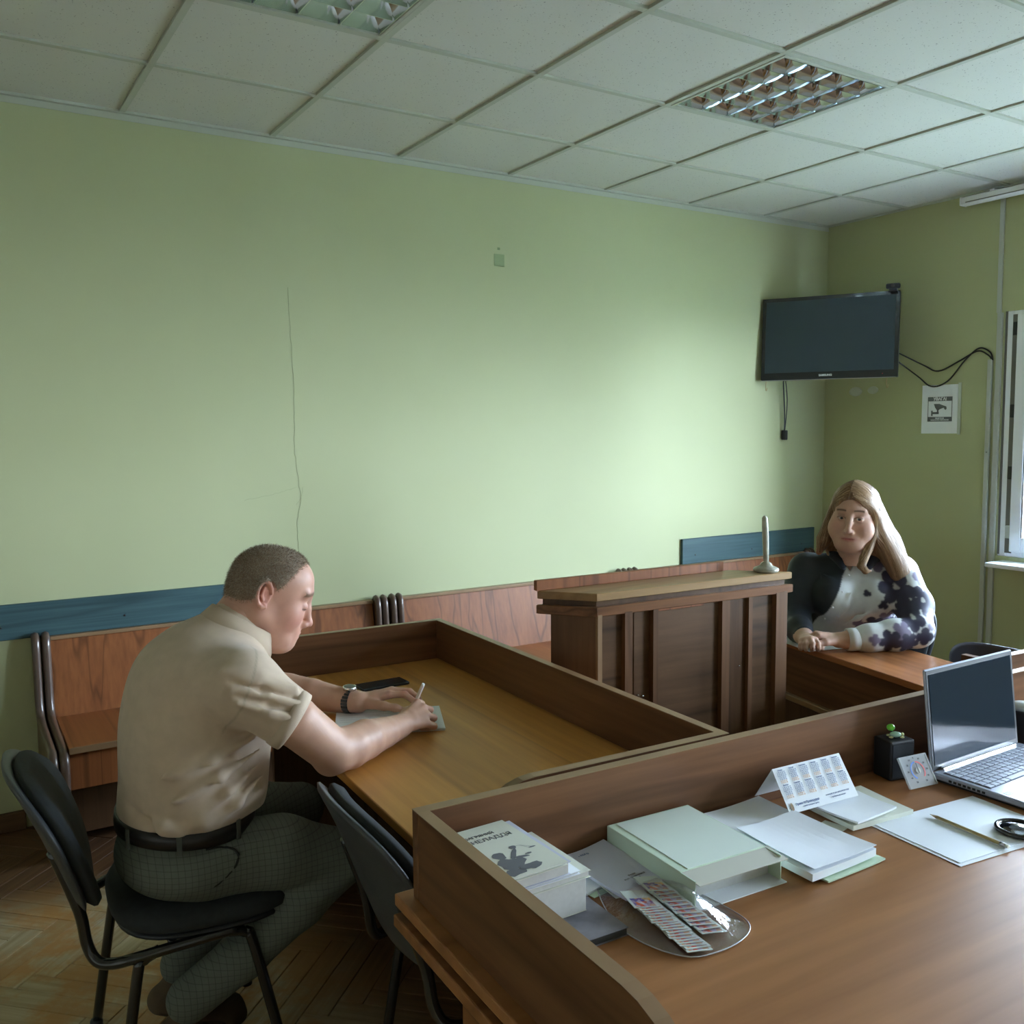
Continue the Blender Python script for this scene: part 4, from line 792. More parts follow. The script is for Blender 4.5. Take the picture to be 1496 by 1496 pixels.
oo = smooth_path([(x - cx, y - cy, 0) for x, y in outl + outl[:1]], 3)[:-1]
for k in range(nr):
    s = 1 - k / nr; ring = []
    for p in oo:
        q = Vector((p.x * s, p.y * s, 0)); h = .046 * (1 - s ** 2.4) if k else .0015
        inside = math.exp(-((q.x - .0) ** 2 / .0035 + (q.y + .01) ** 2 / .009)); z = .0015 + (.046 * min(1, inside * 1.25)) * (1 - s ** 3)
        z += .004 * mnoise.noise(Vector((q.x * 45, q.y * 45, 3))) * (0 if k == 0 else 1) + .006 * mnoise.noise(Vector((q.x * 22, q.y * 22, 1))) * (0 if k == 0 else 1)
        ring.append(bm.verts.new((q.x, q.y, max(z, .0015))))
    rings.append(ring)
n = len(oo)
for A, C_ in zip(rings, rings[1:]):
    for k in range(n): f = bm.faces.new((A[k], A[(k + 1) % n], C_[(k + 1) % n], C_[k])); f.smooth = True
tp = bm.verts.new((0, 0, .047)); [bm.faces.new((rings[-1][k], rings[-1][(k + 1) % n], tp)) for k in range(n)]
bm.faces.new([bm.verts.new((v_.co.x, v_.co.y, .0006)) for v_ in rings[0]][::-1])
obj('film', bm, M['bag'], t)
bm = B(); tube(bm, [(p.x, p.y, .0022) for p in oo] + [(oo[0].x, oo[0].y, .0022)], .0011, 5); obj('sealed_edge', bm, plain('film_edge', (.55, .55, .60), .25), t)
# printed booklet cover
m, nt, b = new_mat('booklet_cover_print'); tc = nt.nodes.new('ShaderNodeTexCoord'); sp = nt.nodes.new('ShaderNodeSeparateXYZ'); nt.links.new(tc.outputs['Object'], sp.inputs[0])
vo = N(nt, 'ShaderNodeTexVoronoi', Scale=120.0); nt.links.new(tc.outputs['Object'], vo.inputs['Vector'])
c = ramp(nt, vo.outputs['Color'], [(.2, (.05, .05, .30)), (.42, (.55, .08, .04)), (.55, (.85, .50, .05)), (.7, (.15, .08, .30)), (.85, (.6, .55, .6))]); nt.links.new(c, b.inputs['Base Color']); b.inputs['Roughness'].default_value = .35; M['print'] = m
bc = B(); box(bc, -.022, .022, -.033, .033, 0, .0013); bme = bpy.data.meshes.new('booklet'); bc.to_mesh(bme); bc.free(); bme.materials.append(plain('booklet_paper', (.58, .64, .60), .6))
pc = B(); pc.faces.new([pc.verts.new(p) for p in ((-.0175, -.0300, .0014), (.0175, -.0300, .0014), (.0175, .002, .0014), (-.0175, .002, .0014))]); pme2 = bpy.data.meshes.new('cover_picture'); pc.to_mesh(pme2); pc.free(); pme2.materials.append(M['print'])
for k in range(30):
    f = k / 29
    if k < 18: loc = (.240 - .010 * f + .0015 * math.sin(k), -3.008 + .190 * f, ZD + .003 + .0015 * k * .85)
    else: g_2 = (k - 18) / 11; loc = (.292 - .004 * g_2, -2.985 + .120 * g_2, ZD + .004 + .0017 * (k - 18))
    o = bpy.data.objects.new('booklet', bme); COL.objects.link(o); o.location = loc; o.rotation_euler = (math.radians(-4 if k < 18 else -6), math.radians(5), math.radians(-14 + 4 * math.sin(k * 2.1)))
    tag(o, 'small pale booklet with a colourful printed picture, fanned out in the clear bag', 'booklet', 'booklets in the plastic bag')
    p_ = bpy.data.objects.new('cover_picture', pme2); COL.objects.link(p_); p_.parent = o

# ------------------------------------------------------------------ things on the other desks
t = thing('smartphone', 'black smartphone lying beyond the writing man', 'phone', (.449, -1.388, .7505), math.radians(1))
bx('body', M['black'], t, -.080, .080, -.036, .036, 0, .0085, bev=.003, seg=2); bx('screen', M['screen'], t, -.077, .077, -.033, .033, .0084, .0088)
t = thing('notepad', 'white ruled notepad the man is writing on', 'notepad', (.315, -1.735, .7505), math.radians(-23))
bx('page_block', M['paperedge'], t, -.145, .145, -.102, .102, 0, .006, bev=.0005); bx('page', M['paper'], t, -.146, .146, -.103, .103, .006, .0066)
bm = B()
for k in range(9): box(bm, -.135, .12 - .02 * random.random(), -.085 + k * .020, -.0846 + k * .020, .0066, .0067)
obj('written_lines', bm, M['inkblue'], t)
t = thing('paper_sheet', 'white sheet on the side desk under the woman\'s hand', 'paper', (2.035, -1.720, .7505), math.radians(-14)); bx('sheet', M['paper'], t, -.10, .10, -.145, .145, 0, .0012)

# ------------------------------------------------------------------ people: distance-field sculpting, meshed with surface nets
class SDF:
    def __init__(s, lo, hi, res):
        s.lo = np.array(lo, float); s.res = res; s.n = np.ceil((np.array(hi) - s.lo) / res).astype(int) + 1
        s.ax = [(s.lo[i] + res * np.arange(s.n[i])).astype(np.float32) for i in range(3)]
        s.D = np.full(s.n, .5, np.float32)
    def sub(s, lo, hi):
        a = np.maximum(np.floor((np.array(lo) - s.lo) / s.res).astype(int), 0); b = np.minimum(np.ceil((np.array(hi) - s.lo) / s.res).astype(int) + 1, s.n)
        if (b <= a).any(): return None
        sl = tuple(slice(a[i], b[i]) for i in range(3))
        return sl, s.ax[0][sl[0]][:, None, None], s.ax[1][sl[1]][None, :, None], s.ax[2][sl[2]][None, None, :]
    def comb(s, sl, d, k, op):
        a = s.D[sl]
        if op == '-': a, d = -a, d
        if k <= 0: r = np.minimum(a, d)
        else:
            h = np.clip(.5 + .5 * (a - d) / k, 0, 1); r = a * (1 - h) + d * h - k * h * (1 - h)
        s.D[sl] = -r if op == '-' else r
    def cone(s, a, b, ra, rb, k=.01, op='+', sq=None):
        """round cone a-b; sq = (axis vector, factor) flattens the section along that axis"""
        a = np.array(a, float); b = np.array(b, float); m = max(ra, rb) * (1 if sq is None else max(1, sq[1])) + k + 3 * s.res + (.02 if op == '+' else 0)
        g = s.sub(np.minimum(a, b) - m, np.maximum(a, b) + m)
        if g is None: return s
        sl, X, Y, Z = g; ba = b - a; L = max(ba @ ba, 1e-9); px, py, pz = X - a[0], Y - a[1], Z - a[2]
        t = np.clip((px * ba[0] + py * ba[1] + pz * ba[2]) / L, 0, 1); qx, qy, qz = px - t * ba[0], py - t * ba[1], pz - t * ba[2]
        if sq is not None:
            ax = np.array(sq[0], float); ax /= np.linalg.norm(ax); dd = (qx * ax[0] + qy * ax[1] + qz * ax[2]) * (1 / sq[1] - 1)
            qx, qy, qz = qx + dd * ax[0], qy + dd * ax[1], qz + dd * ax[2]
        s.comb(sl, np.sqrt(qx * qx + qy * qy + qz * qz) - (ra + (rb - ra) * t), k, op); return s
    def ell(s, c, r, k=.01, op='+', rot=None):
        c = np.array(c, float); r = np.array(r, float); m = r.max() + k + 3 * s.res + (.02 if op == '+' else 0); g = s.sub(c - m, c + m)
        if g is None: return s
        sl, X, Y, Z = g; p = [X - c[0], Y - c[1], Z - c[2]]
        if rot is not None:
            R_ = np.array(rot); p = [p[0] * R_[i][0] + p[1] * R_[i][1] + p[2] * R_[i][2] for i in range(3)]
        k0 = np.sqrt(sum((p[i] / r[i]) ** 2 for i in range(3))); k1 = np.sqrt(sum((p[i] / r[i] ** 2) ** 2 for i in range(3)))
        s.comb(sl, k0 * (k0 - 1) / np.maximum(k1, 1e-6), k, op); return s
    def chain(s, P, R_, k=.01, op='+', sq=None):
        for i in range(len(P) - 1): s.cone(P[i], P[i + 1], R_[i], R_[i + 1], k, op, sq)
        return s
    def plane(s, p, n, k=0):
        """keep the side the normal points away from"""
        n = np.array(n, float); n /= np.linalg.norm(n); d = (s.ax[0][:, None, None] - p[0]) * n[0] + (s.ax[1][None, :, None] - p[1]) * n[1] + (s.ax[2][None, None, :] - p[2]) * n[2]
        s.D = np.maximum(s.D, d); return s
    def mesh(s):
        D = s.D; I = D < 0; n = np.array(D.shape)
        c = np.zeros(n - 1, np.int8); 
        for i in (0, 1):
            for j in (0, 1):
                for k in (0, 1): c += I[i:n[0] - 1 + i, j:n[1] - 1 + j, k:n[2] - 1 + k]
        act = (c > 0) & (c < 8); idx = np.argwhere(act); vid = np.full(n - 1, -1, np.int64); vid[act] = np.arange(len(idx))
        off = [(i, j, k) for i in (0, 1) for j in (0, 1) for k in (0, 1)]
        val = {o: D[idx[:, 0] + o[0], idx[:, 1] + o[1], idx[:, 2] + o[2]] for o in off}
        acc = np.zeros((len(idx), 3)); cnt = np.zeros(len(idx))
        for o in off:
            for ax in range(3):
                if o[ax]: continue
                q = list(o); q[ax] = 1; q = tuple(q); a, b = val[o], val[q]; m = (a < 0) != (b < 0); t = np.where(m, a / np.where(m, a - b, 1), 0)
                P = np.array(o, float)[None, :].repeat(len(idx), 0); P[:, ax] += t; acc[m] += P[m]; cnt[m] += 1
        V = s.lo + (idx + acc / cnt[:, None]) * s.res
        Q = []
        for ax in range(3):
            sl0 = [slice(1, -1)] * 3; sl1 = [slice(1, -1)] * 3; sl0[ax] = slice(0, -1); sl1[ax] = slice(1, None)
            a, b = I[tuple(sl0)], I[tuple(sl1)]; E = np.argwhere(a != b)
            if len(E) == 0: continue
            fl = a[E[:, 0], E[:, 1], E[:, 2]]; E = E.copy(); o1, o2 = [(1, 2), (2, 0), (0, 1)][ax]
            E[:, o1] += 1; E[:, o2] += 1
            def vv(d1, d2):
                F_ = E.copy(); F_[:, o1] += d1; F_[:, o2] += d2; return vid[F_[:, 0], F_[:, 1], F_[:, 2]]
            q = np.stack([vv(-1, -1), vv(0, -1), vv(0, 0), vv(-1, 0)], 1); q[~fl] = q[~fl][:, ::-1]; Q.append(q)
        Q = np.concatenate(Q); Q = Q[(Q >= 0).all(1)]; us = np.zeros(len(V), bool); us[Q.ravel()] = True; nid = np.cumsum(us) - 1; return V[us], nid[Q]
def relax(V, Q, it=1, f=.5):
    e = np.concatenate([Q[:, [0, 1]], Q[:, [1, 2]], Q[:, [2, 3]], Q[:, [3, 0]]]); e = np.concatenate([e, e[:, ::-1]])
    for _ in range(it):
        S_ = np.zeros_like(V); 
        for k in range(3): S_[:, k] = np.bincount(e[:, 0], V[e[:, 1], k], len(V))
        V = V * (1 - f) + f * S_ / np.maximum(np.bincount(e[:, 0], minlength=len(V)), 1)[:, None]
    return V
def mk(name, parts, mat, parent, label=None):
    """parts: list of (V, Q, C) joined into one mesh with a colour attribute"""
    Vs, Qs, Cs, o = [], [], [], 0
    for V, Q, C in parts: Vs.append(V); Qs.append(Q + o); Cs.append(np.broadcast_to(C, (len(V), 3))); o += len(V)
    V = np.concatenate(Vs); Q = np.concatenate(Qs); C = np.concatenate(Cs); me = bpy.data.meshes.new(name)
    me.vertices.add(len(V)); me.vertices.foreach_set('co', V.astype(np.float32).ravel()); me.loops.add(Q.size); me.loops.foreach_set('vertex_index', Q.ravel().astype(np.int32))
    me.polygons.add(len(Q)); me.polygons.foreach_set('loop_start', np.arange(0, Q.size, 4, dtype=np.int32)); me.polygons.foreach_set('use_smooth', np.ones(len(Q), bool)); me.update(calc_edges=True)
    a = me.color_attributes.new('Col', 'FLOAT_COLOR', 'POINT'); a.data.foreach_set('color', np.concatenate([C, np.ones((len(C), 1))], 1).astype(np.float32).ravel())
    return obj(name, me, mat, parent, label=label)
def attr_mat(name, rough, bs=300, bst=.1, sss=0, spec=.4, extra=None, sheen=0):
    m, nt, b = new_mat(name); at = nt.nodes.new('ShaderNodeAttribute'); at.attribute_name = 'Col'; c = at.outputs['Color']
    v = coords(nt, rnd=False); n1 = N(nt, 'ShaderNodeTexNoise', Scale=35.0, Detail=4.0); nt.links.new(v, n1.inputs['Vector'])
    c = mixc(nt, 1.0, c, ramp(nt, n1.outputs[0], [(.3, (.90, .90, .90)), (.7, (1., 1., 1.))]), 'MULTIPLY')
    if extra: c = extra(nt, v, c)
    nt.links.new(c, b.inputs['Base Color']); b.inputs['Roughness'].default_value = rough; b.inputs['Specular IOR Level'].default_value = spec
    n2 = N(nt, 'ShaderNodeTexNoise', Scale=float(bs), Detail=3.0); nt.links.new(v, n2.inputs['Vector']); bump(nt, b, n2.outputs[0], bst, .001)
    if sss: b.inputs['Subsurface Weight'].default_value = sss; b.inputs['Subsurface Radius'].default_value = (.012, .005, .003); b.inputs['Subsurface Scale'].default_value = 1.0
    if sheen: b.inputs['Sheen Weight'].default_value = sheen
    return m
def sstep(x, a, b): t = np.clip((x - a) / (b - a), 0, 1); return t * t * (3 - 2 * t)
def mixv(c, col, w): return c * (1 - w[:, None]) + np.array(col) * w[:, None]
def gauss(V, c, r): return np.exp(-(((V - np.array(c)) / np.array(r)) ** 2).sum(1))
SKIN = attr_mat('skin', .48, 700, .06, .12)
def frame(loc, fwd, up=(0, 0, 1), roll=0, scale=1):
    x = Vector(fwd).normalized(); y = Vector(up).cross(x).normalized(); z = x.cross(y)
    if roll: q = Quaternion(x, roll); y = q @ y; z = q @ z
    return np.array([x, y, z]) * scale, np.array(loc)
def tow(V, fr): return V @ fr[0] + fr[1]
def head(sex, neck, res=.0021, plump=0.0):
    """head-local: x forward, y to its left, z up, origin between the ears"""
    s = SDF((-.125, -.115, -.20), (.16, .115, .125), res); p = plump; sml = .0035 if sex == 'f' else 0
    s.ell((.006, 0, .018), (.094, .077, .087), .01).ell((.044, 0, .036), (.066, .062, .058), .03).ell((.052, 0, -.042), (.059, .058 + .010 * p, .074), .03)
    for y in (-1, 1):
        s.cone((.000, .054 * y, -.052), (.078, .024 * y, -.102), .022 + .008 * p, .021 + .006 * p, .025).ell((.066, (.036 + .006 * p) * y, -.042 - .008 * p), (.034 + .004 * p, .027 + .008 * p, .034 + .006 * p), .02)
        s.cone((.103, .012 * y, .021), (.093, .044 * y, .020), .0115 if sex == 'm' else .009, .009, .015)
        s.ell((.118, .031 * y, -.010), (.013, .0175, .0115), .014, '-'); s.ell((.0945, .0315 * y, -.0115), (.0150, .0155, .0125), .004)
    s.ell((.088, 0, -.106), (.023, .024, .020), .018)
    if p: s.ell((.055, 0, -.118), (.045, .050, .028), .03)
    s.chain([(.108, 0, .004), (.1145, 0, -.018), (.1265, 0, -.048)], [.0105, .0085, .0105], .012).ell((.1285, 0, -.053), (.0110, .0115, .0095), .008)
    for y in (-1, 1): s.ell((.1175, .0125 * y, -.0575), (.0105, .0075, .0080), .006).ell((.122, .0062 * y, -.0665), (.0048, .0030, .0032), .003, '-')
    s.ell((.099, 0, -.080), (.0165, .030, .020), .016)
    s.chain([(.1005, -.0235, -.0845 + sml), (.110, -.011, -.0805), (.1135, 0, -.0815), (.110, .011, -.0805), (.1005, .0235, -.0845 + sml)], [.0025, .0046, .0044, .0046, .0025], .004)
    s.chain([(.1005, -.021, -.0865 + sml), (.1085, -.010, -.0905), (.1105, 0, -.0915), (.1085, .010, -.0905), (.1005, .021, -.0865 + sml)], [.0025, .0052, .0058, .0052, .0025], .004)
    s.chain([(.1030, -.0265, -.0850 + sml), (.1135, -.011, -.0853), (.1165, 0, -.0860), (.1135, .011, -.0853), (.1030, .0265, -.0850 + sml)], [.0014] * 5, .002, '-')
    for y in (-1, 1):
        E = [(-.008 + .0175 * math.cos(a) - .004 * math.sin(a), (.0815 + .006 * (1 - math.cos(a)) * .6) * y, -.002 + .031 * math.sin(a)) for a in [math.radians(v) for v in (-70, -100, -130, -165, 160, 125, 95, 65, 35, 10)]]
        s.ell((-.006, .078 * y, -.002), (.014, .006, .027), .006); s.chain(E, [.0052, .0055, .0046, .0042, .0042, .0042, .0044, .0042, .0036, .0030], .003)
        s.ell((.001, .0865 * y, -.004), (.0075, .0065, .012), .004, '-'); s.chain([(-.013, .0845 * y, .012), (-.014, .086 * y, -.006), (-.008, .085 * y, -.016)], [.003] * 3, .003)
        s.ell((-.004, .080 * y, -.029), (.0075, .0050, .0075), .004)
    a = np.array(neck[0]); 
    for (A_, B_, ra, rb) in neck[1]: s.cone(A_, B_, ra, rb, .03)
    return s
def browmask(V, z0=.026, x0=.085): return None

# ---- the seated man ---------------------------------------------------------------------------
man = thing('person', 'man in a beige polo shirt and dark checked trousers, bent over the desk writing', 'person', (0, 0, 0))
HF = frame((-.040, -1.80, 1.165), (math.cos(math.radians(20)) * math.cos(.19), -math.sin(.19), -math.sin(math.radians(20))))
hs = head('m', (None, [((-.014, 0, -.03), (-.060, 0, -.175), .062, .074), ((.015, 0, -.085), (-.035, 0, -.175), .045, .060)]), plump=.15)
Dh = hs.D.copy(); V, Q = hs.mesh()
base = np.array([.62, .345, .255]); C = np.tile(base, (len(V), 1))
C = mixv(C, (.60, .235, .185), .55 * np.clip(gauss(V, (.075, .05, -.045), (.04, .03, .035)) + gauss(V, (.075, -.05, -.045), (.04, .03, .035)) + gauss(V, (.128, 0, -.052), (.015, .015, .015)), 0, 1))
C = mixv(C, (.60, .22, .16), .7 * np.clip(gauss(V, (-.006, .085, -.002), (.022, .012, .034)) + gauss(V, (-.006, -.085, -.002), (.022, .012, .034)), 0, 1))
C = mixv(C, (.50, .20, .16), .8 * np.clip(gauss(V, (.112, 0, -.086), (.012, .022, .008)), 0, 1))
C = mixv(C, (.50, .27, .19), .5 * sstep(-V[:, 2], .06, .15))
for y in (-1, 1): C = mixv(C, (.17, .10, .06), .88 * np.clip(1.6 * np.exp(-((V[:, 2] - .022 + .12 * (np.abs(V[:, 1]) - .030) ** 1) / .0045) ** 2) * (np.abs(V[:, 1] * 1.0) > .012) * (np.abs(V[:, 1]) < .056) * (V[:, 0] > .055) * (V[:, 1] * y > 0), 0, 1)); C = mixv(C, (.09, .045, .03), .95 * np.exp(-((V[:, 2] + .0175) / .0021) ** 2) * ((np.abs(V[:, 1] * y - .0330) < .0165) & (V[:, 0] > .080)))
headp = (tow(V, HF), Q, C)
HZ = ([-.13, -.055, -.030, -.012, .012, .030, .042, .056, .075, .12], [-.050, -.046, -.036, .002, -.004, .016, .040, .066, .080, .078])
def hairline(x): return np.interp(x, *HZ)
hh = SDF((-.125, -.115, -.20), (.16, .115, .125), .0021)
X = hh.ax[0][:, None, None]; Yg = hh.ax[1][None, :, None]; Zg = hh.ax[2][None, None, :]
reg = (Zg - np.interp(hh.ax[0], *HZ)[:, None, None] + .010 * np.sin(Yg * 60) * 0); thick = -.0015 + .0050 * sstep(reg + 0 * Yg, 0, .030)
rs = np.random.RandomState(1)
sm = SDF.__new__(SDF); sm.__dict__.update(hh.__dict__); sm.D = (Dh - thick + .0008 * (rs.rand(*Dh.shape) - .5)).astype(np.float32)
earm = np.maximum(0, 1 - np.sqrt((X + .004) ** 2 / .024 ** 2 + (Zg + .004) ** 2 / .036 ** 2 + 0 * Yg)) * (np.abs(Yg) > .06); sm.D = np.where(earm > 0, .02, sm.D); sm.D = np.maximum(sm.D, -(reg + .004) + 0 * Yg)
V, Q = sm.mesh(); r_ = V[:, 2] - hairline(V[:, 0]); C = np.tile(np.array([.115, .092, .068]), (len(V), 1))
C = mixv(C, (.36, .22, .15), 1 - sstep(r_, .000, .022)); C = mixv(C, (.20, .135, .090), .65 * np.clip(gauss(V, (.03, 0, .11), (.06, .04, .03)), 0, 1)); C = mixv(C, (.25, .23, .19), .55 * (rs.rand(len(V)) > .55) * sstep(r_, .01, .04))
HAIRM = attr_mat('short_hair', .75, 420, .9, 0, .2)
HR = hh
# trunk hidden inside the clothes (so the body is whole)
tr = SDF((-.45, -2.15, .35), (.12, -1.41, 1.18), .010)
tr.ell((-.235, -1.80, .62), (.13, .16, .14), .05).ell((-.215, -1.80, .80), (.125, .155, .17), .06).ell((-.18, -1.80, .95), (.115, .175, .13), .06).cone((-.13, -1.98, .985), (-.11, -1.62, .985), .055, .055, .05).cone((-.17, -1.8, 1.0), (-.10, -1.8, 1.10), .075, .06, .04)
tr.cone((-.15, -2.0, .985), (-.04, -2.042, .888), .056, .046, .02).cone((-.13, -1.59, .985), (-.02, -1.492, .888), .056, .046, .02)
V, Q = tr.mesh(); trunk = (V, Q, base)
def arm(bounds, pts, rad, hand, res=.0026):
    s = SDF(*bounds, res)
    s.chain(pts, [r + .002 for r in rad], .005)
    hand(s); return s
def fingers(s, W, M_, F_, T_, fr=.0090, pr=.0135, k=.007):
    W = np.array(W)
    for m in M_: s.cone(W + (np.array(m) - W) * .1, m, pr * 1.15, pr * .86, .012)
    for i in range(len(M_) - 1):
        a, b = np.array(M_[i]), np.array(M_[i + 1]); s.cone(a * .5 + W * .5, b * .5 + W * .5, pr * .95, pr * .95, .008)
    for m, f in zip(M_, F_):
        P = [m] + f; s.chain(P, [fr * 1.12, fr * 1.06, fr * .94, fr * .80], .0035)
    s.chain(T_, [pr * 1.25, fr * 1.35, fr * 1.12, fr * .88], .008)
def handR(s):
    fingers(s, (.272, -1.893, .788), [(.350, -1.838, .824), (.359, -1.857, .814), (.359, -1.875, .799), (.350, -1.890, .782)],
        [[(.374, -1.816, .812), (.366, -1.800, .790), (.352, -1.796, .774)], [(.388, -1.840, .799), (.378, -1.821, .778), (.361, -1.812, .768)], [(.386, -1.865, .783), (.376, -1.848, .767), (.357, -1.842, .764)], [(.374, -1.888, .769), (.365, -1.872, .762), (.349, -1.867, .762)]],
        [(.292, -1.872, .800), (.320, -1.834, .803), (.338, -1.806, .797), (.351, -1.790, .784)])
AR = arm(((-.14, -2.12, .74), (.42, -1.76, 1.0)), [(-.15, -2.0, .985), (-.055, -2.04, .90), (.034, -2.034, .812), (.085, -2.012, .803), (.14, -1.980, .803), (.21, -1.934, .794), (.275, -1.892, .788)], [.058, .053, .049, .0485, .046, .036, .029], handR)
AR.cone((.045, -2.045, .800), (.03, -2.03, .785), .030, .030, .02)
V, Q = AR.mesh(); V = relax(V, Q, 2); C = np.tile(np.array([.57, .335, .235]), (len(V), 1)); C = mixv(C, (.60, .27, .20), .5 * np.clip(sum(gauss(V, c_, (.014, .014, .014)) for c_ in ((.376, -1.812, .81), (.39, -1.84, .80), (.388, -1.865, .785), (.05, -2.06, .79), (.351, -1.790, .784))), 0, 1)); armR = (V, Q, C)
def handL(s):
    fingers(s, (.268, -1.632, .789), [(.345, -1.672, .806), (.362, -1.654, .811), (.370, -1.635, .807), (.367, -1.617, .797)],
        [[(.384, -1.692, .806), (.400, -1.713, .790), (.402, -1.724, .773)], [(.404, -1.681, .809), (.420, -1.703, .792), (.424, -1.716, .773)], [(.412, -1.660, .803), (.430, -1.681, .787), (.437, -1.694, .770)], [(.405, -1.636, .791), (.423, -1.654, .779), (.433, -1.666, .767)]],
        [(.288, -1.658, .788), (.316, -1.696, .785), (.343, -1.716, .780), (.368, -1.722, .771)])
AL = arm(((-.14, -1.76, .74), (.47, -1.34, 1.0)), [(-.13, -1.59, .985), (-.03, -1.50, .90), (.075, -1.425, .813), (.12, -1.470, .806), (.17, -1.525, .800), (.225, -1.586, .792), (.268, -1.632, .789)], [.058, .053, .048, .047, .043, .034, .029], handL)
V, Q = AL.mesh(); V = relax(V, Q, 2); C = np.tile(np.array([.57, .335, .240]), (len(V), 1)); C = mixv(C, (.62, .27, .21), .5 * np.clip(sum(gauss(V, c_, (.014, .014, .014)) for c_ in ((.384, -1.692, .81), (.404, -1.681, .81), (.412, -1.66, .805), (.368, -1.722, .771), (.345, -1.672, .81))), 0, 1)); armL = (V, Q, C)
body = mk('body', [headp, trunk, armR, armL], SKIN, man)
V2, Q2 = sm.mesh(); hair = mk('hair', [(tow(V2, HF), Q2, C_h if False else (lambda V: mixv(mixv(np.tile(np.array([.27, .195, .135]), (len(V), 1)), (.50, .30, .21), 1 - sstep(V[:, 2] - hairline(V[:, 0]), .000, .020)), (.36, .33, .27), .6 * (np.random.RandomState(4).rand(len(V)) > .6) * sstep(V[:, 2] - hairline(V[:, 0]), .01, .04)))(V2))], HAIRM, man)
# short bristles standing off the scalp
def bristles(Vh, Q, fr, n, L, seed, keep, cols, parent, name='hair_strands'):
    rs = np.random.RandomState(seed); fi = rs.randint(0, len(Q), n * 2); cen = Vh[Q].mean(1); nr = np.cross(Vh[Q[:, 1]] - Vh[Q[:, 0]], Vh[Q[:, 3]] - Vh[Q[:, 0]]); nr /= np.maximum(np.linalg.norm(nr, axis=1), 1e-9)[:, None]
    fi = fi[keep(cen[fi])][:n]; p = cen[fi] + rs.normal(0, .0007, (len(fi), 3)); nn = nr[fi]
    comb = np.array([.5, 0, -.35]) * np.ones((len(fi), 1)); d = nn * .75 + comb * .55 + rs.normal(0, .22, (len(fi), 3)); d /= np.linalg.norm(d, axis=1)[:, None]
    w = np.cross(d, rs.normal(0, 1, (len(fi), 3))); w /= np.linalg.norm(w, axis=1)[:, None]; w *= .00028; l = L * rs.uniform(.6, 1.2, (len(fi), 1))
    V = np.stack([p - w, p + w, p + d * l + w * .4, p + d * l - w * .4], 1).reshape(-1, 3); Qn = np.arange(len(V)).reshape(-1, 4); cc = np.array(cols)[rs.randint(0, len(cols), len(fi))].repeat(4, 0)
    return mk(name, [(tow(V, fr), Qn, cc)], HAIRM, parent)
b_ = bristles(V2, Q2, HF, 15000, .0065, 3, lambda P: (P[:, 2] - hairline(P[:, 0]) > .006), [(.22, .155, .10), (.32, .24, .165), (.58, .53, .45), (.18, .125, .085), (.45, .37, .27)], hair)
b_['kind'] = 'stuff'
# polo shirt
POLO = attr_mat('beige_pique_cotton', .85, 1400, .35, 0, .2, sheen=.2)
sh = SDF((-.46, -2.17, .60), (.06, -1.42, 1.17), .0040)
sh.ell((-.245, -1.80, .64), (.152, .182, .13), .04).ell((-.232, -1.80, .75), (.156, .185, .15), .06).ell((-.232, -1.80, .87), (.152, .192, .15), .06).ell((-.205, -1.80, .975), (.142, .205, .115), .06)
sh.ell((-.13, -1.80, .90), (.10, .16, .14), .05).ell((-.115, -1.80, .74), (.045, .13, .10), .06)
sh.cone((-.150, -1.985, .990), (-.130, -1.62, .995), .072, .072, .05).cone((-.185, -1.80, 1.02), (-.120, -1.80, 1.075), .090, .070, .05)
sh.cone((-.155, -2.0, .985), (-.046, -2.052, .890), .075, .066, .035); sh.cone((-.135, -1.60, .985), (-.04, -1.505, .895), .075, .066, .035)
rs = np.random.RandomState(5)
# folds: soft ridges and grooves radiating from the armpit, waist and shoulder
F_ = [((-.13, -2.00, .86), (-.33, -1.99, .80), .010, '+'), ((-.12, -2.00, .83), (-.31, -2.00, .745), .010, '+'), ((-.115, -1.985, .79), (-.27, -2.00, .70), .009, '+'), ((-.11, -1.98, .76), (-.24, -2.00, .675), .008, '+'),
      ((-.19, -2.00, .83), (-.32, -2.00, .775), .006, '-'), ((-.18, -2.00, .795), (-.31, -2.01, .73), .006, '-'), ((-.12, -1.99, .775), (-.25, -2.01, .69), .006, '-'),
      ((-.21, -2.04, 1.035), (-.06, -2.07, .985), .008, '+'), ((-.20, -2.06, 1.00), (-.05, -2.09, .945), .007, '+'), ((-.19, -2.075, .97), (-.06, -2.105, .92), .007, '+'), ((-.20, -2.055, 1.017), (-.07, -2.08, .965), .006, '-'), ((-.19, -2.07, .985), (-.06, -2.10, .935), .006, '-'),
      ((-.36, -1.93, .70), (-.30, -2.0, .67), .008, '+'), ((-.38, -1.88, .72), (-.33, -1.97, .665), .007, '-'),
      ((-.20, -1.99, .70), (-.30, -1.99, .68), .006, '+')]
for a, b, r, op in F_:
    m_ = (np.array(a) + np.array(b)) / 2; w_ = float(m_[2] < .87); a = np.array(a) + (0, .016 * w_, 0); b = np.array(b) + (0, .022 * w_, 0)
    if op == '+': sh.chain([a, m_, b], [r * .3, r, r * .3], .022)
    else: sh.chain([a, m_ + (0, -.003, 0), b], [r * .3, r * .8, r * .3], .016, '-')
sh.plane((0, 0, .664), (0, 0, -1))
ns = SDF.__new__(SDF)
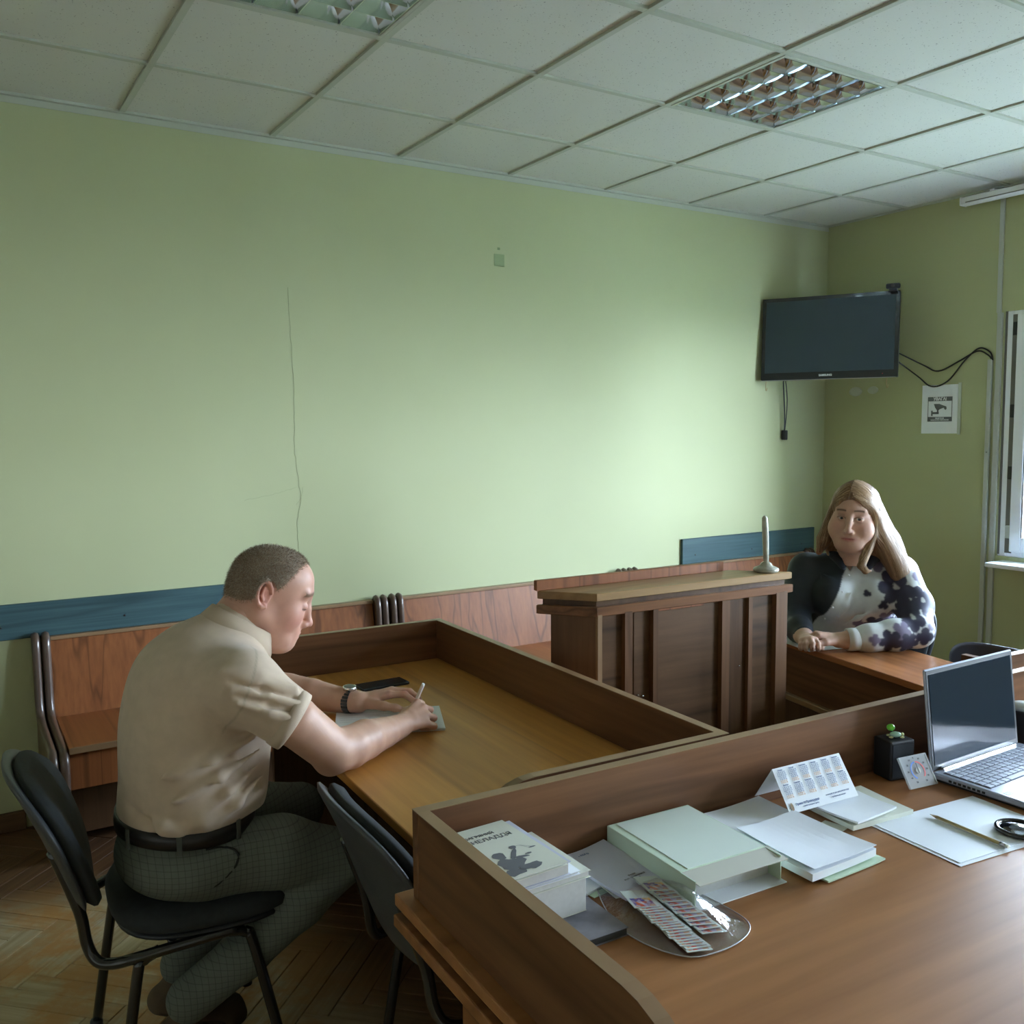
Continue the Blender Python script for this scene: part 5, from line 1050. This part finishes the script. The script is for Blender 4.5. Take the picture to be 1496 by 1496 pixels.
def cut_hem(s, P, n):    # trims only the sleeve around P
    X, Y, Z = s.ax[0][:, None, None], s.ax[1][None, :, None], s.ax[2][None, None, :]; n = np.array(n) / np.linalg.norm(n); d = (X - P[0]) * n[0] + (Y - P[1]) * n[1] + (Z - P[2]) * n[2]
    near_ = ((X - P[0]) ** 2 + (Y - P[1]) ** 2 + (Z - P[2]) ** 2) < .125 ** 2; s.D = np.where(near_ & (d > -.02), np.maximum(s.D, d), s.D)
nR = (.76, -.30, -.58); nL = (.60, .50, -.60)
cut_hem(sh, (-.060, -2.048, .902), nR); cut_hem(sh, (-.055, -1.518, .905), nL)
V, Q = sh.mesh(); V = relax(V, Q, 2, .5)
C = np.tile(np.array([.60, .475, .355]), (len(V), 1))
# seam around the armhole and stitched sleeve hem
def seam(V, P, n, w): n = np.array(n) / np.linalg.norm(n); return np.exp(-(((V - np.array(P)) @ n) / w) ** 2)
C = mixv(C, (.30, .25, .17), .5 * seam(V, (-.165, -2.0, .975), (.80, -.10, -.35), .0028) * sstep(-V[:, 1], 1.93, 1.96) * sstep(V[:, 2], .87, .90))
shirt = mk('polo_shirt', [(V, Q, C)], POLO, man)
def ring_band(name, P, n, rx, ry, u, w0, w1, mat, parent, off=0.0, seg=48):
    n = Vector(n).normalized(); u = (Vector(u) - n * Vector(u).dot(n)).normalized(); v = n.cross(u); P = Vector(P); bm = B(); rings = []
    for (dr, h) in ((-.004, w0), (off, w0), (off + .0015, (w0 + w1) / 2), (off, w1), (-.004, w1)):
        rings.append([bm.verts.new(P + n * h + u * (rx + dr) * math.cos(2 * PI * k / seg) + v * (ry + dr) * math.sin(2 * PI * k / seg)) for k in range(seg)])
    rings.append(rings[0])
    for A, C_ in zip(rings, rings[1:]):
        for k in range(seg): f = bm.faces.new((A[k], A[(k + 1) % seg], C_[(k + 1) % seg], C_[k])); f.smooth = True
    bmesh.ops.recalc_face_normals(bm, faces=bm.faces); return obj(name, bm, mat, parent)
POLO2 = plain('beige_ribbed_trim', (.56, .445, .33), .85, bmp=.5, bs=1500)
ring_band('sleeve_hem', (-.060, -2.048, .902), nR, .0675, .0675, (0, 1, 0), -.026, .003, POLO2, shirt, .0012); ring_band('sleeve_hem', (-.055, -1.518, .905), nL, .0675, .0675, (0, 1, 0), -.026, .003, POLO2, shirt, .0012)
# collar
bm = B(); cc = Vector((-.103, -1.80, 1.083)); e1 = Vector((.84, 0, -.54)); e2 = Vector((0, 1, 0)); nn = Vector((.54, 0, .84)); rings = []
ths = [math.radians(10 + 340 * k / 60) for k in range(61)]
for k_, (ra, rb, h, fr_) in enumerate(((.080, .068, -.030, 0), (.080, .069, .010, 0), (.083, .072, .0165, 0), (.087, .076, .015, 0), (.101, .094, -.026, 1), (.099, .092, -.0285, 1), (.084, .073, .008, 0))):
    ring = []
    for th in ths:
        c, s_ = math.cos(th), math.sin(th); hh_ = h - (.014 * max(0, c) ** 2 * fr_); ring.append(bm.verts.new(cc + e1 * (ra * c + .004) + e2 * rb * s_ + nn * hh_))
    rings.append(ring)
for A, C_ in zip(rings, rings[1:]):
    for k in range(60): f = bm.faces.new((A[k], A[k + 1], C_[k + 1], C_[k])); f.smooth = True
bmesh.ops.recalc_face_normals(bm, faces=bm.faces); obj('collar', bm, POLO2, shirt)
# trousers, belt, shoes
def check(nt, v, c):
    out = c
    for ax, sc in (('X', 75), ('Z', 75)):
        sp = nt.nodes.new('ShaderNodeSeparateXYZ'); nt.links.new(v, sp.inputs[0]); mt = nt.nodes.new('ShaderNodeMath'); mt.operation = 'MULTIPLY'; mt.inputs[1].default_value = sc; nt.links.new(sp.outputs[ax], mt.inputs[0])
        fr_ = nt.nodes.new('ShaderNodeMath'); fr_.operation = 'FRACT'; nt.links.new(mt.outputs[0], fr_.inputs[0]); out = mixc(nt, ramp(nt, fr_.outputs[0], [(.0, .35), (.10, .35), (.16, 0.)]), out, (.035, .042, .036))
    return out
TROU = attr_mat('dark_checked_wool', .9, 900, .3, 0, .15, extra=check)
pt = SDF((-.46, -2.08, .16), (.19, -1.52, .70), .0052)
pt.ell((-.248, -1.80, .585), (.150, .180, .12), .03).ell((-.255, -1.80, .560), (.150, .190, .085), .03)
pt.chain([(-.215, -1.890, .560), (-.06, -1.925, .552), (.085, -1.950, .515)], [.088, .080, .062], .03); pt.chain([(.090, -1.950, .505), (-.02, -1.930, .420), (-.15, -1.900, .310), (-.270, -1.872, .225)], [.060, .062, .056, .054], .02)
pt.chain([(-.215, -1.710, .560), (-.06, -1.675, .556), (.085, -1.635, .530)], [.088, .080, .062], .03); pt.chain([(.090, -1.635, .520), (-.02, -1.650, .430), (-.14, -1.680, .310), (-.25, -1.700, .220)], [.060, .062, .056, .052], .02)
for a, b, r, op in [((-.10, -1.978, .615), (-.27, -1.955, .585), .010, '+'), ((-.08, -1.975, .590), (-.26, -1.965, .545), .010, '+'), ((.07, -2.0, .47), (-.04, -1.985, .44), .008, '+'), 
                    ((-.10, -1.945, .345), (-.17, -1.925, .33), .012, '+'), ((.05, -1.985, .545), (-.04, -1.99, .50), .008, '+')]:
    pt.chain([a, (np.array(a) + b) / 2, b], [r * .4, r, r * .4], .02 if op == '+' else .014, op)
pt.plane((0, 0, .655), (0, 0, 1))
V, Q = pt.mesh(); V = relax(V, Q, 2); trs = mk('trousers', [(V, Q, np.array([.150, .170, .143]))], TROU, man)
M['leather'] = plain('black_belt_leather', (.016, .014, .013), .4); M['suede'] = plain('brown_suede_shoe', (.10, .065, .035), .9, var=.2, bmp=.4)
def on_surf(g, P, off=0.0):
    A_ = np.array([tuple(p) for p in P], float)
    for _ in range(5):
        I_ = np.clip(((A_ - g.lo) / g.res).astype(int), 1, g.n - 2); d0 = g.D[I_[:, 0], I_[:, 1], I_[:, 2]]
        gr = np.stack([g.D[I_[:, 0] + 1, I_[:, 1], I_[:, 2]] - g.D[I_[:, 0] - 1, I_[:, 1], I_[:, 2]], g.D[I_[:, 0], I_[:, 1] + 1, I_[:, 2]] - g.D[I_[:, 0], I_[:, 1] - 1, I_[:, 2]], g.D[I_[:, 0], I_[:, 1], I_[:, 2] + 1] - g.D[I_[:, 0], I_[:, 1], I_[:, 2] - 1]], 1); gr /= np.maximum(np.linalg.norm(gr, axis=1), 1e-6)[:, None]; A_ = A_ + gr * np.clip(off - d0, -.02, .02)[:, None]
    return [tuple(p) for p in A_]
for P_, r_c, mt_ in (([(-.245, -1.985, .628), (-.205, -1.985, .625), (-.178, -1.98, .600), (-.182, -1.985, .575), (-.205, -1.985, .555), (-.235, -1.985, .535)], .0028, 0),):
    bm = B(); tube(bm, on_surf(pt, smooth_path(P_, 6), .0012), r_c, 6); obj('pocket_edge', bm, plain('dark_pocket_opening', (.022, .026, .022), .9), trs)
ring_band('belt', (-.247, -1.80, .648), (.05, 0, 1), .1535, .184, (1, 0, 0), -.018, .018, M['leather'], trs, .0035, 64)
for (a_) in (150, 205, 250, 300):
    th = math.radians(a_); c = (-.247 + .158 * math.cos(th), -1.80 + .1885 * math.sin(th)); bm = B(); box(bm, -.0015, .0025, -.006, .006, -.024, .023, .001); o = obj('belt_loop', bm, plain('trouser_cloth', (.085, .097, .082), .9), trs); o.location = (c[0], c[1], .647); o.rotation_euler = (0, 0, th)
bm = B(); box(bm, -.003, .004, -.022, .022, -.020, .020, .003); o = obj('belt_buckle', bm, M['chrome'], trs); o.location = (-.247 + .160, -1.80, .647)
def shoe(a, ankle, toe, name_, mat, soc):
    s = SDF(np.minimum(np.array(ankle), toe) - .09, np.maximum(np.array(ankle), toe) + .09, .0045); ankle = np.array(ankle); toe = np.array(toe); d = (toe - ankle) / np.linalg.norm(toe - ankle)
    s.chain([ankle + (-.045, 0, -.028), ankle + d * .09 + (-.01, 0, -.012), toe - d * .03, toe], [.036, .040, .037, .022], .02, sq=((0, 1, 0), 1.05)).cone(ankle + (0, 0, .035), ankle + (-.012, 0, -.01), .036, .036, .02)
    V, Q = s.mesh(); V = relax(V, Q, 1); o = mk('shoe', [(V, Q, mat)], attr_mat(name_, .85, 500, .3), man); return o
shoe(0, (-.275, -1.870, .175), (-.135, -1.872, .035), 'brown_suede', np.array([.115, .080, .045]), 0); shoe(1, (-.255, -1.700, .170), (-.115, -1.70, .035), 'brown_suede_b', np.array([.10, .070, .040]), 0)
# wristwatch: steel case and black link band
wd = Vector((.62, -.78, -.02)).normalized(); wp = Vector((.250, -1.612, .790)); t = thing('wristwatch', 'steel wristwatch with a black link band on the man\'s left wrist', 'watch', tuple(wp))
up = Vector((0, 0, 1)); sd = wd.cross(up).normalized(); up = sd.cross(wd)
for k in range(22):
    a = 2 * PI * k / 22
    if abs(a - PI / 2) < .35: continue
    bm = B(); box(bm, -.010, .010, -.0012, .0022, -.0043, .0043, .0008); Rm = Matrix((wd, (sd * math.cos(a) + up * math.sin(a)), (-sd * math.sin(a) + up * math.cos(a)))).transposed().to_4x4(); Rm.translation = (sd * math.cos(a) * .0335 + up * math.sin(a) * .0315); bm.transform(Rm); obj('band_link', bm, M['black'] if k % 4 else M['shell'], t)
bm = B(); tube(bm, [up * .0315, up * .0425], .0185, 24); obj('watch_case', bm, M['chrome'], t); bm = B(); tube(bm, [up * .0425, up * .0430], .0160, 24); obj('dial', bm, M['screen'], t); bm = B(); tube(bm, [up * .037 + sd * .0 + wd * .018, up * .037 + wd * .0225], .0025, 8); obj('crown', bm, M['chrome'], t)
# pen held in the right hand
t = thing('pen', 'white ballpoint pen held upright in the man\'s right hand', 'pen', (.337, -1.798, .7585)); pd = Vector((.024, -.052, .112)).normalized()
bm = B(); tube(bm, [pd * .0, pd * .010], [.0008, .0035], 8); obj('tip', bm, M['chrome'], t); bm = B(); tube(bm, [pd * .010, pd * .128, pd * .132], [.0045, .0048, .004], 12); obj('barrel', bm, plain('white_translucent_barrel', (.72, .70, .64), .25), t); bm = B(); tube(bm, [pd * .132, pd * .1335], .0038, 12); obj('end_cap', bm, M['white'], t)

# ---- the seated woman -------------------------------------------------------------------------
wom = thing('person', 'woman with long fair hair in a half black, half white flowered blouse', 'person', (0, 0, 0))
BF = (np.array([[.7507, -.6606, 0], [-.6606, -.7507, 0], [0, 0, 1.]]), np.array([2.36, -1.68, 0]))   # body frame: a (her left), b (forward), z
def torso(g, d=0.0):
    g.ell((-.03, -.10, .62), (.20 - d, .16 - d, .14), .04).ell((-.03, -.02, .76), (.195 - d, .15 - d, .14), .06).ell((-.03, .03, .90), (.180 - d, .135 - d, .14), .06)
    g.ell((-.115, .125, .895), (.080 - d, .085 - d, .078 - d), .035).ell((.045, .125, .895), (.080 - d, .085 - d, .078 - d), .035)
    g.cone((-.185, .02, .992), (.135, .05, .992), .060 - d, .060 - d, .05).cone((-.03, .035, 1.00), (-.03, .065, 1.06), .085 - d, .058 - d, .04); return g
blouse = SDF((-.34, -.30, .50), (.30, .48, 1.12), .0036); torso(blouse)
blouse.chain([(.150, .06, .985), (.165, .20, .885), (.150, .315, .812)], [.064, .064, .056], .03).chain([(.150, .315, .812), (.06, .350, .803), (-.03, .374, .796), (-.085, .384, .792)], [.056, .056, .048, .038], .02)
blouse.chain([(-.205, .02, .985), (-.245, .09, .88), (-.250, .17, .805)], [.062, .060, .052], .03).chain([(-.250, .17, .805), (-.255, .27, .798), (-.250, .33, .792)], [.052, .046, .036], .02)
for a, b, r, op in [((.20, .24, .90), (.12, .33, .84), .007, '+'), ((.21, .22, .87), (.13, .34, .815), .007, '+'), ((.19, .18, .95), (.11, .16, .90), .008, '+'), ((.10, .345, .83), (.14, .33, .77), .007, '+'), ((.04, .365, .83), (.08, .36, .77), .006, '+'), ((-.02, .385, .82), (.01, .37, .765), .006, '+'),
                    ((.195, .23, .885), (.12, .335, .83), .006, '-'), ((.10, .15, .96), (.08, .14, .86), .010, '-'), ((-.06, .20, .93), (-.10, .19, .83), .007, '+'), ((.02, .20, .86), (-.08, .17, .80), .007, '+'), ((-.25, .14, .90), (-.22, .16, .84), .008, '+'), ((-.28, .12, .86), (-.24, .20, .82), .007, '+'), ((-.16, .12, .99), (-.10, .17, .93), .007, '+')]:
    blouse.chain([a, (np.array(a) + b) / 2, b], [r * .4, r, r * .4], .02 if op == '+' else .014, op)
X, Y, Z = blouse.ax[0][:, None, None], blouse.ax[1][None, :, None], blouse.ax[2][None, None, :]
wedge = np.maximum(np.abs(X + .052) - (Z - 1.000) * .62, .065 - Y) + 0 * X; blouse.D = np.maximum(blouse.D, -wedge)
blouse.D = np.maximum(blouse.D, (Z - 1.075) + 0 * X + 0 * Y)
V, Q = blouse.mesh(); V = relax(V, Q, 2); Qb = Q
a_, b2, z_ = V[:, 0], V[:, 1], V[:, 2]; line = -.059 + (z_ - 1.024) * .49
C = np.tile(np.array([.66, .69, .69]), (len(V), 1))
def petals(C, ac, zc, R0, n, ph, col, bmin=-1, bmax=1):
    dx, dz = a_ - ac, z_ - zc; r = np.hypot(dx, dz); th = np.arctan2(dz, dx); w = (r < R0 * (.58 + .42 * np.abs(np.cos(n / 2 * th + ph)) ** .6)) & (b2 > bmin) & (b2 < bmax); return mixv(C, col, w.astype(float))
DK, MV = (.040, .038, .070), (.20, .175, .26)
for f in ((.195, .985, .030, 4, .4, MV), (.10, .945, .062, 6, .2, DK), (.185, .915, .050, 5, 1.0, DK), (.205, .850, .036, 5, .3, MV), (.125, .865, .044, 5, .8, DK), (.160, .805, .034, 4, .1, DK), (.075, .825, .036, 5, .5, MV), (.035, .795, .042, 5, 1.2, DK), (.100, .785, .040, 6, .2, DK), (-.020, .800, .022, 4, .3, MV), (.055, .885, .020, 3, .9, DK), (.225, .800, .03, 4, .6, DK), (.055, 1.035, .040, 4, .3, MV), (.10, 1.02, .022, 3, 0, DK), (.24, .90, .03, 5, .2, DK), (.00, .925, .014, 3, .3, DK)): C = petals(C, *f)
for f in ((.105, .950, .010, 3, .3), (.178, .918, .009, 3, .9), (.128, .868, .008, 3, .2)): C = petals(C, *f, (.50, .52, .50))
blk = (a_ < line) & ~((b2 > .30) & (a_ > -.17)); C = mixv(C, (.022, .028, .036), blk.astype(float))
C = mixv(C, (.022, .028, .036), ((z_ > 1.035) & (a_ < .03)).astype(float)); C = mixv(C, (.028, .032, .045), (z_ < .70).astype(float))
BL = attr_mat('printed_satin_blouse', .55, 500, .2, 0, .35)
C = relax(C, Q, 1, .6); bl = mk('blouse', [(tow(V, BF), Q, C)], BL, wom)
# collar flaps
def flap(P, w, th, col, name='collar'):
    s = SDF(np.min(P, 0) - .05, np.max(P, 0) + .05, .0026); s.chain(P, w, .006, sq=((.0, .75, .65), .22)); V, Q = s.mesh(); return mk(name, [(tow(V, BF), Q, np.array(col))], BL, bl)
flap(np.array([(-.105, .055, 1.070), (-.105, .115, 1.055), (-.085, .165, 1.018)]), [.016, .022, .012], 0, (.022, .027, .035)); flap(np.array([(.045, .050, 1.072), (.040, .120, 1.052), (.010, .160, 1.020)]), [.016, .022, .012], 0, (.030, .033, .048))
for a, b, z in ((-.066, .182, .992), (-.095, .222, .935), (-.128, .225, .875), (-.150, .190, .825)):
    bm = B(); ball(bm, (0, 0, 0), .0045, 1, 1, 1, 1); o = obj('button', bm, M['white'], bl); o.location = tuple(np.array([a, b, z]) @ BF[0] + BF[1])
cn = np.array([-1., .12, -.03]); cw = (cn @ BF[0]); cp = np.array([-.085, .385, .792]) @ BF[0] + BF[1]
ring_band('cuff', tuple(cp), tuple(cw), .0385, .0385, (0, 0, 1), -.018, .022, plain('white_cuff_cloth', (.66, .69, .68), .7), bl, .0015)
# head, neck, arms
HW = frame((2.258, -1.742, 1.222), (-.880, -.474, -.03), roll=math.radians(-3))
s = head('f', (None, [((-.012, 0, -.03), (-.035, 0, -.19), .052, .058), ((.01, 0, -.09), (-.01, 0, -.19), .042, .050)]), plump=1.45)
s.chain([(.1035, -.0275, -.0825), (.1035, -.0255, -.0850)], [.0016, .0016], .003, '-').chain([(.1035, .0275, -.0825), (.1035, .0255, -.0850)], [.0016, .0016], .003, '-')
for y in (-1, 1): s.ell((.1120, .0315 * y, -.0105), (.0095, .0132, .0054), .002, '-')
Dw = s.D.copy(); V, Q = s.mesh(); sk = np.array([.66, .42, .32]); C = np.tile(sk, (len(V), 1)); ay = np.abs(V[:, 1])
C = mixv(C, (.62, .25, .20), .5 * np.clip(gauss(V, (.075, .047, -.042), (.04, .024, .026)) + gauss(V, (.075, -.047, -.042), (.04, .024, .026)), 0, 1)); C = mixv(C, (.50, .13, .13), 1.0 * np.clip(1.3 * gauss(V, (.112, 0, -.0860), (.012, .022, .0062)), 0, 1))
C = mixv(C, (.13, .075, .05), .95 * np.clip(1.5 * np.exp(-((V[:, 2] - .0215 + 6.0 * (ay - .030) ** 2) / .0030) ** 2), 0, 1) * sstep(ay, .012, .016) * (1 - sstep(ay, .047, .052)) * (V[:, 0] > .07))
lid = np.exp(-((np.hypot((ay - .0315) / .0145, (V[:, 2] + .0100) / .0070) - 1) / .20) ** 2) * (V[:, 0] > .085); C = mixv(C, (.10, .06, .05), .85 * lid * sstep(V[:, 2], -.013, -.008)); C = mixv(C, (.35, .20, .16), .45 * np.exp(-((V[:, 2] - .002) / .006) ** 2) * (ay > .018) * (ay < .046) * (V[:, 0] > .08))
C = mixv(C, (.25, .10, .08), .7 * np.exp(-((V[:, 2] + .0855) / .0014) ** 2) * (ay < .024) * (V[:, 0] > .09))
hp = (tow(V, HW), Q, C)
tr = torso(SDF((-.33, -.28, .48), (.26, .42, 1.10), .0065), .010); tr.chain([(.145, .06, .985), (.160, .20, .885), (.150, .315, .812), (.0, .37, .795), (-.08, .385, .791)], [.050, .048, .042, .034, .030], .02).chain([(-.20, .02, .98), (-.24, .09, .88), (-.25, .17, .805), (-.252, .30, .795)], [.050, .048, .042, .033], .02); V, Q = tr.mesh(); V = relax(V, Q, 1); tk = (tow(V, BF), Q, sk)
def handW(s):
    fingers(s, (-.135, .389, .789), [(-.205, .413, .806), (-.213, .396, .811), (-.213, .379, .806), (-.207, .363, .796)],
        [[(-.232, .421, .796), (-.238, .421, .776), (-.224, .419, .765)], [(-.242, .401, .798), (-.248, .403, .777), (-.232, .403, .765)], [(-.240, .382, .792), (-.245, .384, .775), (-.230, .386, .765)], [(-.229, .363, .785), (-.234, .366, .772), (-.220, .369, .764)]],
        [(-.155, .408, .790), (-.186, .430, .789), (-.210, .438, .785), (-.229, .437, .778)], fr=.0088, pr=.0140)
al = SDF((-.28, .30, .73), (.02, .47, .86), .0025); al.chain([(.0, .37, .795), (-.085, .385, .791), (-.135, .389, .789)], [.036, .033, .028], .02); handW(al)
V, Q = al.mesh(); V = relax(V, Q, 1); C = mixv(np.tile(sk * .98, (len(V), 1)), (.62, .27, .21), .4 * np.clip(sum(gauss(V, c_, (.013, .013, .013)) for c_ in ((-.236, .42, .79), (-.245, .402, .79), (-.242, .383, .785))), 0, 1)); aL = (tow(V, BF), Q, C)
ar = SDF((-.32, .22, .73), (-.17, .47, .86), .0030); ar.chain([(-.252, .27, .797), (-.250, .33, .791), (-.247, .362, .787)], [.036, .031, .027], .02)
fingers(ar, (-.247, .362, .787), [(-.222, .428, .796), (-.238, .433, .800), (-.254, .431, .797), (-.268, .424, .790)], [[(-.216, .450, .788), (-.214, .455, .774), (-.216, .446, .765)], [(-.236, .458, .790), (-.236, .463, .776), (-.237, .452, .765)], [(-.257, .455, .787), (-.258, .460, .774), (-.257, .450, .765)], [(-.273, .446, .781), (-.275, .450, .771), (-.272, .441, .765)]], [(-.228, .378, .788), (-.208, .405, .783), (-.198, .425, .776), (-.200, .440, .768)])
V, Q = ar.mesh(); aR = (tow(V, BF), Q, sk)
mk('body', [hp, tk, aL, aR], SKIN, wom)
EYE = attr_mat('eye', .15, 50, 0, 0, .5)
for y in (-1, 1):
    s = SDF((.075, .0315 * y - .018, -.028), (.112, .0315 * y + .018, .008), .0007); s.ell((.0945, .0315 * y, -.0105), (.0128, .0128, .0128), 0); V, Q = s.mesh(); c0 = np.array([.1073, .0315 * y + .0024, -.0098]); r = np.linalg.norm((V - c0)[:, 1:], axis=1) + (V[:, 0] < .095) * 1
    C = np.tile(np.array([.62, .60, .58]), (len(V), 1)); C = mixv(C, (.10, .11, .10), (r < .0058).astype(float)); C = mixv(C, (.01, .01, .01), (r < .0026).astype(float)); mk('eye', [(tow(V, HW), Q, C)], EYE, wom)
# hair
hs_ = SDF((-.15, -.16, -.30), (.15, .26, .15), .0027); hX, hY, hZ = hs_.ax[0][:, None, None], hs_.ax[1][None, :, None], hs_.ax[2][None, None, :]
cap = SDF((-.15, -.16, -.30), (.15, .26, .15), .0027); cap.ell((.000, 0, .026), (.108, .088, .096), .01).ell((.042, 0, .046), (.074, .070, .070), .02).ell((-.02, 0, -.02), (.085, .085, .10), .02).ell((-.045, .02, -.09), (.055, .085, .10), .03)
oval = np.sqrt((hY / .0640) ** 2 + ((hZ + .036) / .0990) ** 2) - 1
face_open = np.where(hX + 0 * oval > .012, oval * .06, 1.0); cap.D = np.maximum(cap.D, -face_open)
# only keep a thin shell of the cap over the brow
cap.chain([(.088, -.012, .062), (.070, -.050, .048), (.045, -.072, .010), (.030, -.086, -.05), (.026, -.104, -.11), (.034, -.116, -.160)], [.010, .014, .016, .021, .025, .012], .012)
cap.chain([(.088, -.004, .062), (.072, .046, .048), (.048, .074, .012), (.030, .086, -.04), (.010, .108, -.10), (-.010, .140, -.165), (-.020, .165, -.225), (-.02, .18, -.275)], [.010, .015, .017, .021, .026, .026, .020, .008], .012)
cap.chain([(.045, .072, .00), (.050, .074, -.06), (.066, .066, -.115), (.090, .056, -.155), (.105, .050, -.182), (.108, .068, -.200), (.100, .085, -.198)], [.012, .015, .016, .014, .012, .009, .005], .010)
cap.chain([(-.03, .06, -.03), (-.045, .115, -.12), (-.05, .165, -.20), (-.045, .20, -.27)], [.055, .050, .036, .012], .03); cap.chain([(-.03, -.06, -.05), (-.03, -.08, -.12), (-.03, -.085, -.17)], [.045, .035, .015], .03)
cap.cone((.100, -.008, .078), (.0, -.008, .122), .0022, .0022, .004, '-')
cap.D = cap.D + (.0007 * np.sin(hX * 420 + hZ * 40 + hY * 60)).astype(np.float32)
V, Q = cap.mesh(); V = relax(V, Q, 1); rs = np.random.RandomState(2)
strk = .5 + .5 * np.sin(V[:, 0] * 420 + V[:, 1] * 160 + V[:, 2] * 45); C = mixv(np.tile(np.array([.24, .135, .068]), (len(V), 1)), (.38, .225, .115), strk * .6)
C = mixv(C, (.46, .31, .19), .5 * sstep(V[:, 1], .08, .15)); C = mixv(C, (.46, .215, .12), .6 * sstep(-V[:, 1], .06, .10) * sstep(-V[:, 2], .02, .1)); C = mixv(C, (.14, .085, .055), .75 * gauss(V, (.06, -.008, .11), (.08, .022, .06))); C = mixv(C, (.45, .40, .36), .8 * gauss(V, (.06, -.008, .10), (.08, .0026, .06)))
LH = attr_mat('long_fair_hair', .42, 300, .3, 0, .45); hair = mk('hair', [(tow(V, HW), Q, C)], LH, wom)
# loose strands
Vs, Qs, Cs = [], [], []; no = 0
cols = [(.25, .140, .068), (.37, .225, .115), (.48, .32, .185), (.17, .095, .050)]
for side, K, n_ in ((1, [(.058, .070, .034), (.048, .080, -.02), (.052, .082, -.065), (.068, .074, -.115), (.094, .062, -.155), (.110, .054, -.182), (.114, .072, -.203)], 260), (-1, [(.0, -.010, .118), (.066, -.045, .070), (.050, -.078, .015), (.034, -.094, -.05), (.032, -.108, -.11), (.036, -.112, -.165)], 700), (1, [(.0, -.004, .118), (.066, .045, .070), (.050, .082, .015), (.030, .104, -.045), (.012, .132, -.11), (-.008, .166, -.18), (-.020, .195, -.27)], 900)):
    for i in range(n_):
        u = rs.rand() ** 1.2; x0 = .085 - .16 * u; sp = rs.rand(); P = []; JT = rs.normal(0, 1, 3) * np.array([.020, .016, .004])
        fr2 = rs.rand() < .28 and n_ != 260
        if n_ == 260: JT = JT * .3
        for k, p in enumerate(K):
            f = k / (len(K) - 1); q = np.array(p, float); 
            if n_ == 260: q += rs.normal(0, .002, 3) * (k == 0)
            elif k == 0: q[0] = .102 - .175 * u; q[2] = .124 - 5.5 * max(0, x0 - .01) ** 2 - 3 * max(0, -x0 - .01) ** 2
            elif not fr2: q[0] += -.11 * u * (1 - .25 * f); q[1] += side * .004 * (1 - u) * (k < 3) - side * .030 * sp * (f > .4) * f
            if k == 1 and n_ != 260: q = np.array([.092 - .135 * u, side * (.046 + .026 * u), .060 + .034 * u])
            if fr2 and k == 0: q = np.array([.100, side * .007, .064 + .014 * rs.rand()])
            if fr2 and k == 1: q = np.array([.088, side * .044, .046 + .012 * rs.rand()])
            if k >= 2: q += JT * min(1, (k - 1) / 2)
            q = q * np.array([1.0, 1.05, 1.0]) + (np.array([.006, 0, .006]) if k < 2 else 0); P.append(q + rs.normal(0, .0018, 3))
        L_s = smooth_path(P, 4)[:-(1 + rs.randint(0, 5))]; A_ = np.array([tuple(p) for p in L_s]); off = rs.uniform(.0004, .0022)
        for _ in range(4):      # lay the strand on the hair surface
            I_ = np.clip(((A_ - cap.lo) / cap.res).astype(int), 1, cap.n - 2); d0 = cap.D[I_[:, 0], I_[:, 1], I_[:, 2]]; g_r = np.stack([cap.D[I_[:, 0] + 1, I_[:, 1], I_[:, 2]] - cap.D[I_[:, 0] - 1, I_[:, 1], I_[:, 2]], cap.D[I_[:, 0], I_[:, 1] + 1, I_[:, 2]] - cap.D[I_[:, 0], I_[:, 1] - 1, I_[:, 2]], cap.D[I_[:, 0], I_[:, 1], I_[:, 2] + 1] - cap.D[I_[:, 0], I_[:, 1], I_[:, 2] - 1]], 1)
            g_r /= np.maximum(np.linalg.norm(g_r, axis=1), 1e-6)[:, None]; A_ = A_ + g_r * np.clip(off - d0, -.02, .02)[:, None]
        for _ in range(2): A_[1:-1] = (A_[:-2] + 2 * A_[1:-1] + A_[2:]) / 4
        L_s = [Vector(p) for p in A_]; G_ = g_r; wv = rs.uniform(.0009, .0021); c_ = np.array(cols[rs.randint(0, 4)]) * rs.uniform(.85, 1.1)
        if side > 0: c_ = c_ * .72 + np.array((.46, .31, .18)) * .28
        for k, p in enumerate(L_s):
            t = (L_s[min(k + 1, len(L_s) - 1)] - L_s[max(k - 1, 0)]).normalized(); wd_ = t.cross(Vector(G_[k])).normalized() * wv * (1 - .6 * k / len(L_s)); Vs += [tuple(p - wd_), tuple(p + wd_)]; Cs += [c_, c_]
            if k: Qs.append((no + 2 * k - 2, no + 2 * k - 1, no + 2 * k + 1, no + 2 * k))
        no += 2 * len(L_s)
st_ = mk('loose_strands', [(tow(np.array(Vs), HW), np.array(Qs), np.array(Cs))], LH, hair); st_['kind'] = 'stuff'
# skirt and legs below the desk
sk_ = SDF((-.34, -.34, .05), (.30, .40, .66), .009); sk_.ell((-.03, -.10, .56), (.205, .18, .10), .03).cone((-.12, -.06, .545), (-.14, .24, .545), .095, .07, .05).cone((.07, -.06, .545), (.10, .22, .545), .095, .07, .05).cone((-.14, .25, .54), (-.15, .25, .10), .065, .05, .03).cone((.10, .23, .54), (.11, .23, .10), .065, .05, .03)
V, Q = sk_.mesh(); mk('trousers', [(tow(V, BF), Q, np.array([.03, .032, .04]))], BL, wom)
for a in (-.15, .11):
    s = SDF((a - .06, .15, -.01), (a + .06, .45, .14), .006); s.chain([(a, .22, .045), (a, .33, .04), (a, .39, .03)], [.042, .038, .026], .02).plane((0, 0, 0), (0, 0, -1)); V, Q = s.mesh(); mk('shoe', [(tow(V, BF), Q, np.array([.02, .02, .02]))], BL, wom)
